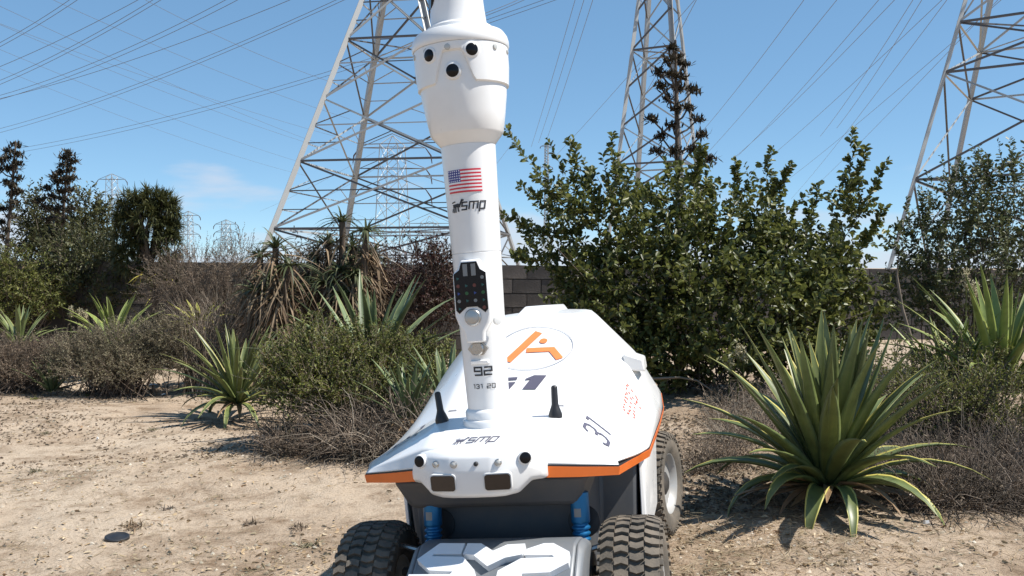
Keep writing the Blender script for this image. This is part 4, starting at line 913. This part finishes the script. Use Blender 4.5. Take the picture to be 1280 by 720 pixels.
# withered tree aloes: strap-leaf rosettes on leaning stems with skirts of dead leaves
def tree_aloe(label, px, D, tops, seed):
    rng = np.random.default_rng(seed); b = np.array(gp(px, D)); t = thing('tree_aloe', label, 'aloe', b, 'withered tree aloes'); q = MB(); gl, dl = [], []
    for tx, ty, sc in tops:
        p = px2(tx, ty, D + rng.uniform(-.35, .35)); bb_ = b + np.array([(p[0] - b[0]) * .45, (p[1] - b[1]) * .8, 0]); mid = (p + bb_) / 2 + rng.normal(size=3) * .06
        q.tube([bb_ - b, mid - b, p - b], [.05, .045, .035], 7)
        n = 40; d = unit(n, rng); d[:, 2] = np.abs(d[:, 2]) * .9 + .15; gl.append(blades(np.repeat(p[None], n, 0), d, rng.uniform(.25, .42, n) * sc, np.full(n, .034), rng.uniform(.4, 1.0, n), 5, rng))
        n = 210; tt = rng.random(n) ** .8; base = p + (mid - p) * (tt * 1.7)[:, None] + rng.normal(size=(n, 3)) * .05; d = unit(n, rng) * .7; d[:, 2] = -rng.uniform(.0, .7, n); dl.append(blades(base, d, rng.uniform(.22, .5, n) * sc, rng.uniform(.016, .036, n), rng.uniform(.2, .9, n), 5, rng))
    q.build('stem', LM['bark'], t, smooth=60); V, F = join(gl); tag(link('green_leaves', fast_mesh('green_leaves', V - b, F, LM['aloe']), t), kind='stuff'); V, F = join(dl); tag(link('dead_leaves', fast_mesh('dead_leaves', V - b, F, LM['aloedry']), t), kind='stuff'); return t
tree_aloe('withered tree aloe, the lower one nearest the lilac seed heads', 345, 9.5, [(325, 322, 1), (345, 310, 1.1), (362, 332, 1), (335, 350, 1), (368, 360, .9), (320, 365, 1), (350, 375, .9)], 51)
tree_aloe('tallest withered tree aloe draped in brown dead leaves', 420, 9.6, [(428, 278, 1), (410, 305, 1.1), (440, 310, 1), (395, 325, 1), (425, 340, 1.1), (405, 355, 1), (445, 345, .9), (385, 350, .9), (430, 370, .9)], 52)
tree_aloe('narrow withered tree aloe next to the reddish shrub', 460, 9.7, [(458, 290, .9), (464, 318, .9), (455, 345, .9), (466, 350, .8), (450, 325, .8)], 53)
mound('scrub', 'brown and green scrub filling in beneath the withered tree aloes', [(345, 365, 40, 32, 0), (400, 350, 48, 42, .1), (450, 355, 34, 44, 0), (390, 385, 80, 24, 0)], 9.9, (395, 9.9), 700, 14, .24, .05, .012, 'brown', 'twigdark', 56, nfill=2500, nb=160)
brush('dead_stem', 'bare dead flower stem leaning out of the tree aloes', 474, 476, 9.6, 9.62, 3, 1.2, .012, 'twigdark', 54, lean=.1, droop=-.1, hz=.8, flat=1.5)
# round-headed spiky tree
def spiky_tree():
    D = 12.0; rng = np.random.default_rng(61); b = np.array(gp(192, D)); t = thing('round_headed_tree', 'small dark tree with a rounded crown of spiky leaf rosettes', 'tree', b)
    q = MB(); cr = px2(187, 330, D) - b; q.tube([(0, 0, -.05), (.01, 0, cr[2] * .5), cr * .97], [.085, .07, .06], 9)
    C, R = lobes_px([(186, 272, 38, 34, 0), (160, 290, 20, 30, 0), (210, 300, 16, 34, 0), (180, 252, 30, 18, 0), (160, 322, 20, 18, 0), (214, 335, 11, 16, 0), (190, 342, 14, 8, 0), (204, 262, 20, 22, 0)], D)
    p, u, k = sample_lobes(C, R, 430, rng, .45)
    for i in range(26): q.tube([cr, cr * .5 + (p[i] - b) * .5 + rng.normal(size=3) * .03, p[i] - b], [.035, .025, .016], 5)
    q.build('trunk', LM['bark'], t, smooth=60)
    m = 24; base = np.repeat(p, m, 0); d = np.repeat(u, m, 0) * .55 + unit(len(base), rng) * .8; V, F = blades(base, d, rng.uniform(.09, .17, len(base)), np.full(len(base), .020), rng.uniform(-.1, .3, len(base)), 3, rng)
    tag(link('crown', fast_mesh('crown', V - b, [F], LM['needle']), t), kind='stuff')
    n = 24; base = np.repeat(px2(190, 345, D)[None], n, 0) + rng.normal(size=(n, 3)) * .09; d = unit(n, rng); d[:, 2] = -.2; V, F = blades(base, d, rng.uniform(.2, .35, n), np.full(n, .03), rng.uniform(.1, .5, n), 4, rng)
    tag(link('dead_leaves', fast_mesh('dead_leaves', V - b, [F], MG['yellow'][1]), t), kind='stuff')
spiky_tree()
# agave flower stalks with clusters of dry seed pods
def stalk(label, px, D, top, clusters, seed, csz=.12, r=.035):
    rng = np.random.default_rng(seed); b = np.array(gp(px, D)); t = thing('agave_flower_stalk', label, 'flower stalk', b, 'dried agave flower stalks'); tp = px2(*top, D); q = MB(); q.tube([(0, 0, 0), (tp - b) * .5, tp - b], [r, r * .85, r * .35], 8); st = q.build('stalk', LM['bark'], t, smooth=60)
    for cx_, cy_ in clusters:
        p = px2(cx_, cy_, D + rng.uniform(-.15, .15)); f = np.clip((p[2] - b[2] - .10 - abs(p[0] - (b[0] + tp[0]) / 2) * .35) / (tp[2] - b[2]), .05, .98); s0 = b + (tp - b) * f
        q = MB(); q.tube([s0 - b, (s0 + p) / 2 - b + np.array([0, 0, -.03]), p - b], [r * .35, r * .3, r * .25], 5); q.build('side_branch', LM['bark'], t)
        n = 95; base = p + rng.normal(size=(n, 3)) * csz * np.array([.32, .32, .13]); d = unit(n, rng) * .8 + np.array([0, 0, .35]); V, F = blades(base, d, rng.uniform(.35, .8, n) * csz, np.full(n, csz * .20), np.zeros(n), 2, rng, wprof=lambda t_: .5 + .5 * math.sin(3.0 * t_) if t_ < 1 else .1); tag(link('seed_cluster', fast_mesh('seed_cluster', V - b, [F], LM['pod']), t), kind='stuff')
stalk('dried agave flower stalk rising out of the big round-leaved shrub', 852, 9.4, (843, 52), [(840, 62), (845, 75), (835, 78), (853, 82), (850, 98), (838, 95), (823, 92), (825, 110), (847, 112), (834, 125), (865, 114), (859, 136), (845, 138), (871, 150), (814, 150), (840, 158), (826, 172), (876, 170), (864, 188), (842, 190), (886, 200), (820, 190)], 71, .105)
stalk('tall dried agave flower stalk at the end of the shrub row', -4, 14, (22, 178), [(22, 182), (13, 190), (24, 194), (10, 198), (24, 205), (11, 212), (19, 211), (1, 212), (24, 224), (10, 229), (16, 233), (18, 243), (25, 240), (2, 202), (18, 254), (4, 262), (14, 272), (2, 279), (9, 288), (4, 297)], 72, .12)
stalk('dried agave flower stalk in front of the loose dark tree', 64, 14, (87, 192), [(87, 193), (92, 203), (82, 198), (80, 207), (90, 213), (76, 216), (70, 222), (82, 226), (91, 224), (72, 229), (60, 236), (78, 240), (88, 238), (66, 247), (50, 252), (80, 250), (58, 260), (72, 262), (88, 262), (62, 275), (78, 278), (68, 290), (60, 300), (72, 310), (64, 325)], 73, .125)
# pale bare stem and cream flower spikes
q = MB(); o0 = gp(1147, 6.6); q.tube([(0, 0, 0)] + [Vector(px2(a, b, 6.6)) - o0 for a, b in ((1140, 425), (1128, 385), (1121, 345), (1123, 315))], [.016, .014, .012, .009, .004], 7); o = q.build('bare_stem', LM['twig'], smooth=60); o.location = o0; tag(o, 'pale bare dead stem leaning in front of the right-hand shrub', 'dead stem')
def spike(label, px, D, y0, y1, seed):
    rng = np.random.default_rng(seed); b = np.array(gp(px, D)); t = thing('flower_spike', label, 'flower', b, 'cream flower spikes'); p = px2(px, y1, D); q = MB(); q.tube([(0, 0, 0), p - b], [.006, .004], 5); q.build('stem', LM['fine'], t)
    n = 160; f = rng.random(n); base = px2(px, y0, D) + (p - px2(px, y0, D)) * f[:, None] + rng.normal(size=(n, 3)) * .014; V, F = blades(base, unit(n, rng) + [0, 0, .2], np.full(n, .022), np.full(n, .012), np.zeros(n), 2, rng); tag(link('blossom', fast_mesh('blossom', V - b, [F], LM['flower']), t), kind='stuff')
for i, (px, D, y0, y1) in enumerate([(923, 7.0, 446, 430), (930, 7.0, 450, 438), (912, 7.0, 462, 450), (1208, 7.0, 362, 338), (1218, 7.0, 372, 355), (88, 10.8, 395, 384), (98, 10.8, 396, 386), (106, 10.8, 398, 388)]):
    spike(['cream flower spike in front of the big round-leaved shrub'] * 3 + ['cream flower spike in front of the right-hand shrub'] * 2 + ['cream flower spike near the pale agave'] * 3 and (['cream flower spike in front of the big round-leaved shrub'] * 3 + ['cream flower spike in front of the right-hand shrub'] * 2 + ['cream flower spike near the pale agave'] * 3)[i], px, D, y0, y1, 80 + i)
# weed tufts
def tuft(label, px, py, sz, mat, seed, n=60):
    rng = np.random.default_rng(seed); D = H * FOC / (py - HORY); D = (H - float(gz((px - 640) / FOC * D, D))) * FOC / (py - HORY); b = np.array(gp(px, D)); d = unit(n, rng); d[:, 2] = np.abs(d[:, 2]) * .7 + .1
    V, F = blades(np.zeros((n, 3)) + rng.normal(size=(n, 3)) * sz * .3 * np.array([1, 1, 0]), d, rng.uniform(.4, 1, n) * sz, np.full(n, .007), rng.uniform(.1, .6, n), 3, rng); o = link('weed_tuft', fast_mesh('weed_tuft', V, [F], LM[mat])); o.location = b; tag(o, label, 'weed', 'small weeds on the dirt')
for i, (px, py, sz, mt, lb) in enumerate([(42, 495, .06, 'fine', 'small green weed on the bare dirt below the brown shrub'), (108, 493, .05, 'fine', 'tiny green weed on the bare dirt near the heath shrub'), (188, 538, .06, 'olive', 'small grey weed alone in the middle of the bare dirt'), (55, 545, .05, 'olive', 'low olive weed on the bare dirt'), (42, 583, .06, 'olive', 'flat grey-green weed on the dirt'), (385, 684, .06, 'olive', 'grey-green weed close to the robot front tyre'), (372, 660, .07, 'brown', 'dry brown tuft close to the robot front tyre'), (165, 662, .09, 'aloedry', 'reddish dry tuft beside the flat dark disc'), (312, 655, .06, 'brown', 'dry tuft between the dark disc and the tyre'), (208, 638, .05, 'twigdark', 'small dark dry clump above the reddish tuft')]): tuft(lb, px, py, sz, mt, 90 + i)
# flat dark disc lying on the dirt
Dd = 4.15; b = gp(143, Dd); q = MB(); q.lathe([(.050, -.006), (.056, .002), (.055, .014), (.048, .017), (.040, .013), (.030, .012), (.018, .016), (.002, .017)], 26); o = q.build('discarded_disc', M['black'], smooth=40); o.location = b; o.rotation_euler = (.12, .05, .3); tag(o, 'flat round dark disc lying on the bare dirt', 'disc')
def scrap(px, py, sz, label, seed):
    rn = random.Random(seed); D = H * FOC / (py - HORY); b = gp(px, D); q = MB(); P = [(math.cos(a) * sz * rn.uniform(.6, 1), math.sin(a) * sz * rn.uniform(.5, 1), rn.uniform(.002, .02)) for a in [i * 1.047 for i in range(6)]]
    q.prism(P, [(x * .8, y * .8, z + .012) for x, y, z in P]); o = q.build('litter_scrap', M['offwhite'], smooth=40); o.location = b; tag(o, label, 'litter', 'pale litter scraps')
for i, a in enumerate([(190, 466, .05, 'white scrap under the edge of the dry shrub'), (203, 475, .035, 'smaller white scrap in front of the dry shrub'), (342, 554, .03, 'white scrap at the foot of the dead twigs'), (1161, 686, .022, 'white scrap on the dirt by the large agave'), (120, 525, .015, 'tiny white scrap alone on the dirt')]): scrap(*a[:3], a[3], i)
# fallen bare sticks at the right edge
for i, (pts, lb) in enumerate([([(1245, 640), (1262, 632), (1285, 628)], 'pale fallen stick at the foot of the dry brush'), ([(1236, 617), (1252, 590), (1280, 565)], 'grey bare stick propped in the dry brush'), ([(810, 474), (850, 472), (872, 476), (890, 488)], 'long pale fallen branch behind the robot')]):
    D = 4.35 if i < 2 else 7.3; o0 = gp(pts[0][0], D); q = MB(); q.tube([Vector(px2(a, b, D - .05 * k)) - o0 for k, (a, b) in enumerate(pts)], [.012, .010, .008, .006][:len(pts)], 7); o = q.build('fallen_stick', LM['twig'], smooth=60); o.location = o0; tag(o, lb, 'stick')
# low scrub on the open land beyond the wall
rng = np.random.default_rng(120); nc_ = 420; cx_ = rng.uniform(-45, 45, nc_); cy_ = 14.5 + 60 * rng.random(nc_) ** 1.6; hh_ = rng.uniform(.35, .95, nc_); m_ = 90
pp = np.stack([cx_, cy_, np.zeros(nc_)], 1).repeat(m_, 0); dd = unit(nc_ * m_, rng); dd[:, 2] = np.abs(dd[:, 2]); hr = hh_.repeat(m_); pp = pp + dd * np.stack([hr * 1.5, hr * 1.5, hr], 1) * rng.uniform(.4, 1, nc_ * m_)[:, None]
pp[:, 2] += gz(pp[:, 0], pp[:, 1]) - .05; Lv, Lf = leafV(pp, dd + unit(len(pp), rng) * .8, rng.uniform(.08, .2, len(pp)), rng.uniform(.04, .09, len(pp)), rng)
tag(link('low_scrub', fast_mesh('low_scrub', Lv, [Lf], LM['olive'])), 'low grey-green scrub on open land beyond the wall', 'scrub', kind='stuff')
# loose litter: straw, bark chips, pebbles
def scatter(name, label, n, fn, mat, seed, region):
    rng = np.random.default_rng(seed); D = region[2] * (region[3] / region[2]) ** rng.random(n); x = (rng.uniform(region[0], region[1], n) - 640) / FOC * D
    k = vnoise(x * 1.1, D * 1.1, 11) + .35 * vnoise(x * 4, D * 4, 12) > rng.uniform(.25, 1.1, n); x, D = x[k], D[k]; b = np.stack([x, D, gz(x, D)], 1); V, F = fn(b, rng); o = link(name, fast_mesh(name, V, [F], mat)); tag(o, label, 'ground litter', kind='stuff')
def straw(b, rng):
    n = len(b); d = rng.normal(size=(n, 3)); d[:, 2] = rng.normal(size=n) * .12; b = b + [0, 0, .006]; V, F, _ = twigs(b, d, rng.uniform(.02, .11, n), rng.uniform(.0008, .0018, n), 2, .15, rng); V[:, 2] = np.maximum(V[:, 2], gz(V[:, 0], V[:, 1]) + .001); return V, F
def chips(b, rng):
    n = len(b); return leafV(b + [0, 0, .004], rng.normal(size=(n, 3)) * [1, 1, .2], rng.uniform(.012, .04, n), rng.uniform(.006, .018, n), rng)
def pebbles(b, rng):
    n = len(b); r = rng.uniform(.003, .011, n) * rng.uniform(.5, 1.3, n); O = np.array([[1, 0, 0], [.3, .9, 0], [-.8, .6, 0], [-.8, -.6, 0], [.3, -.9, 0], [0, 0, .75], [0, 0, -.5]]); V = b[:, None] + (O[None] + rng.normal(size=(n, 7, 3)) * .12) * r[:, None, None] + np.array([0, 0, .001]); o = np.arange(n)[:, None] * 7; return V.reshape(-1, 3), np.concatenate([o + np.array(f) for f in [(0, 1, 5), (1, 2, 5), (2, 3, 5), (3, 4, 5), (4, 0, 5)]])
LM['pebble'] = leafmat('pebble', [(.16, .13, .10), (.28, .24, .19), (.36, .31, .25), (.46, .42, .36), (.10, .08, .065)], 0, .9)
scatter('straw', 'scattered straw and thin twigs on the dirt', 14000, straw, LM['straw'], 101, (-120, 1400, 2.2, 9.5)); scatter('leaf_litter', 'dry leaf and bark chips on the dirt', 15000, chips, LM['straw'], 102, (-120, 1400, 2.2, 10)); scatter('pebbles', 'small pebbles on the dirt', 12000, pebbles, LM['pebble'], 103, (-120, 1400, 2.0, 10))
scatter('leaf_litter', 'thick brown leaf litter under the shrubs', 14000, chips, LM['brown'], 104, (820, 1400, 4.0, 7)); scatter('straw', 'pale straw around the large agave', 5000, straw, LM['straw'], 105, (830, 1320, 3.2, 5.6)); scatter('leaf_litter', 'brown leaf litter along the shrub row', 10000, chips, LM['brown'], 106, (-100, 560, 5.8, 10))
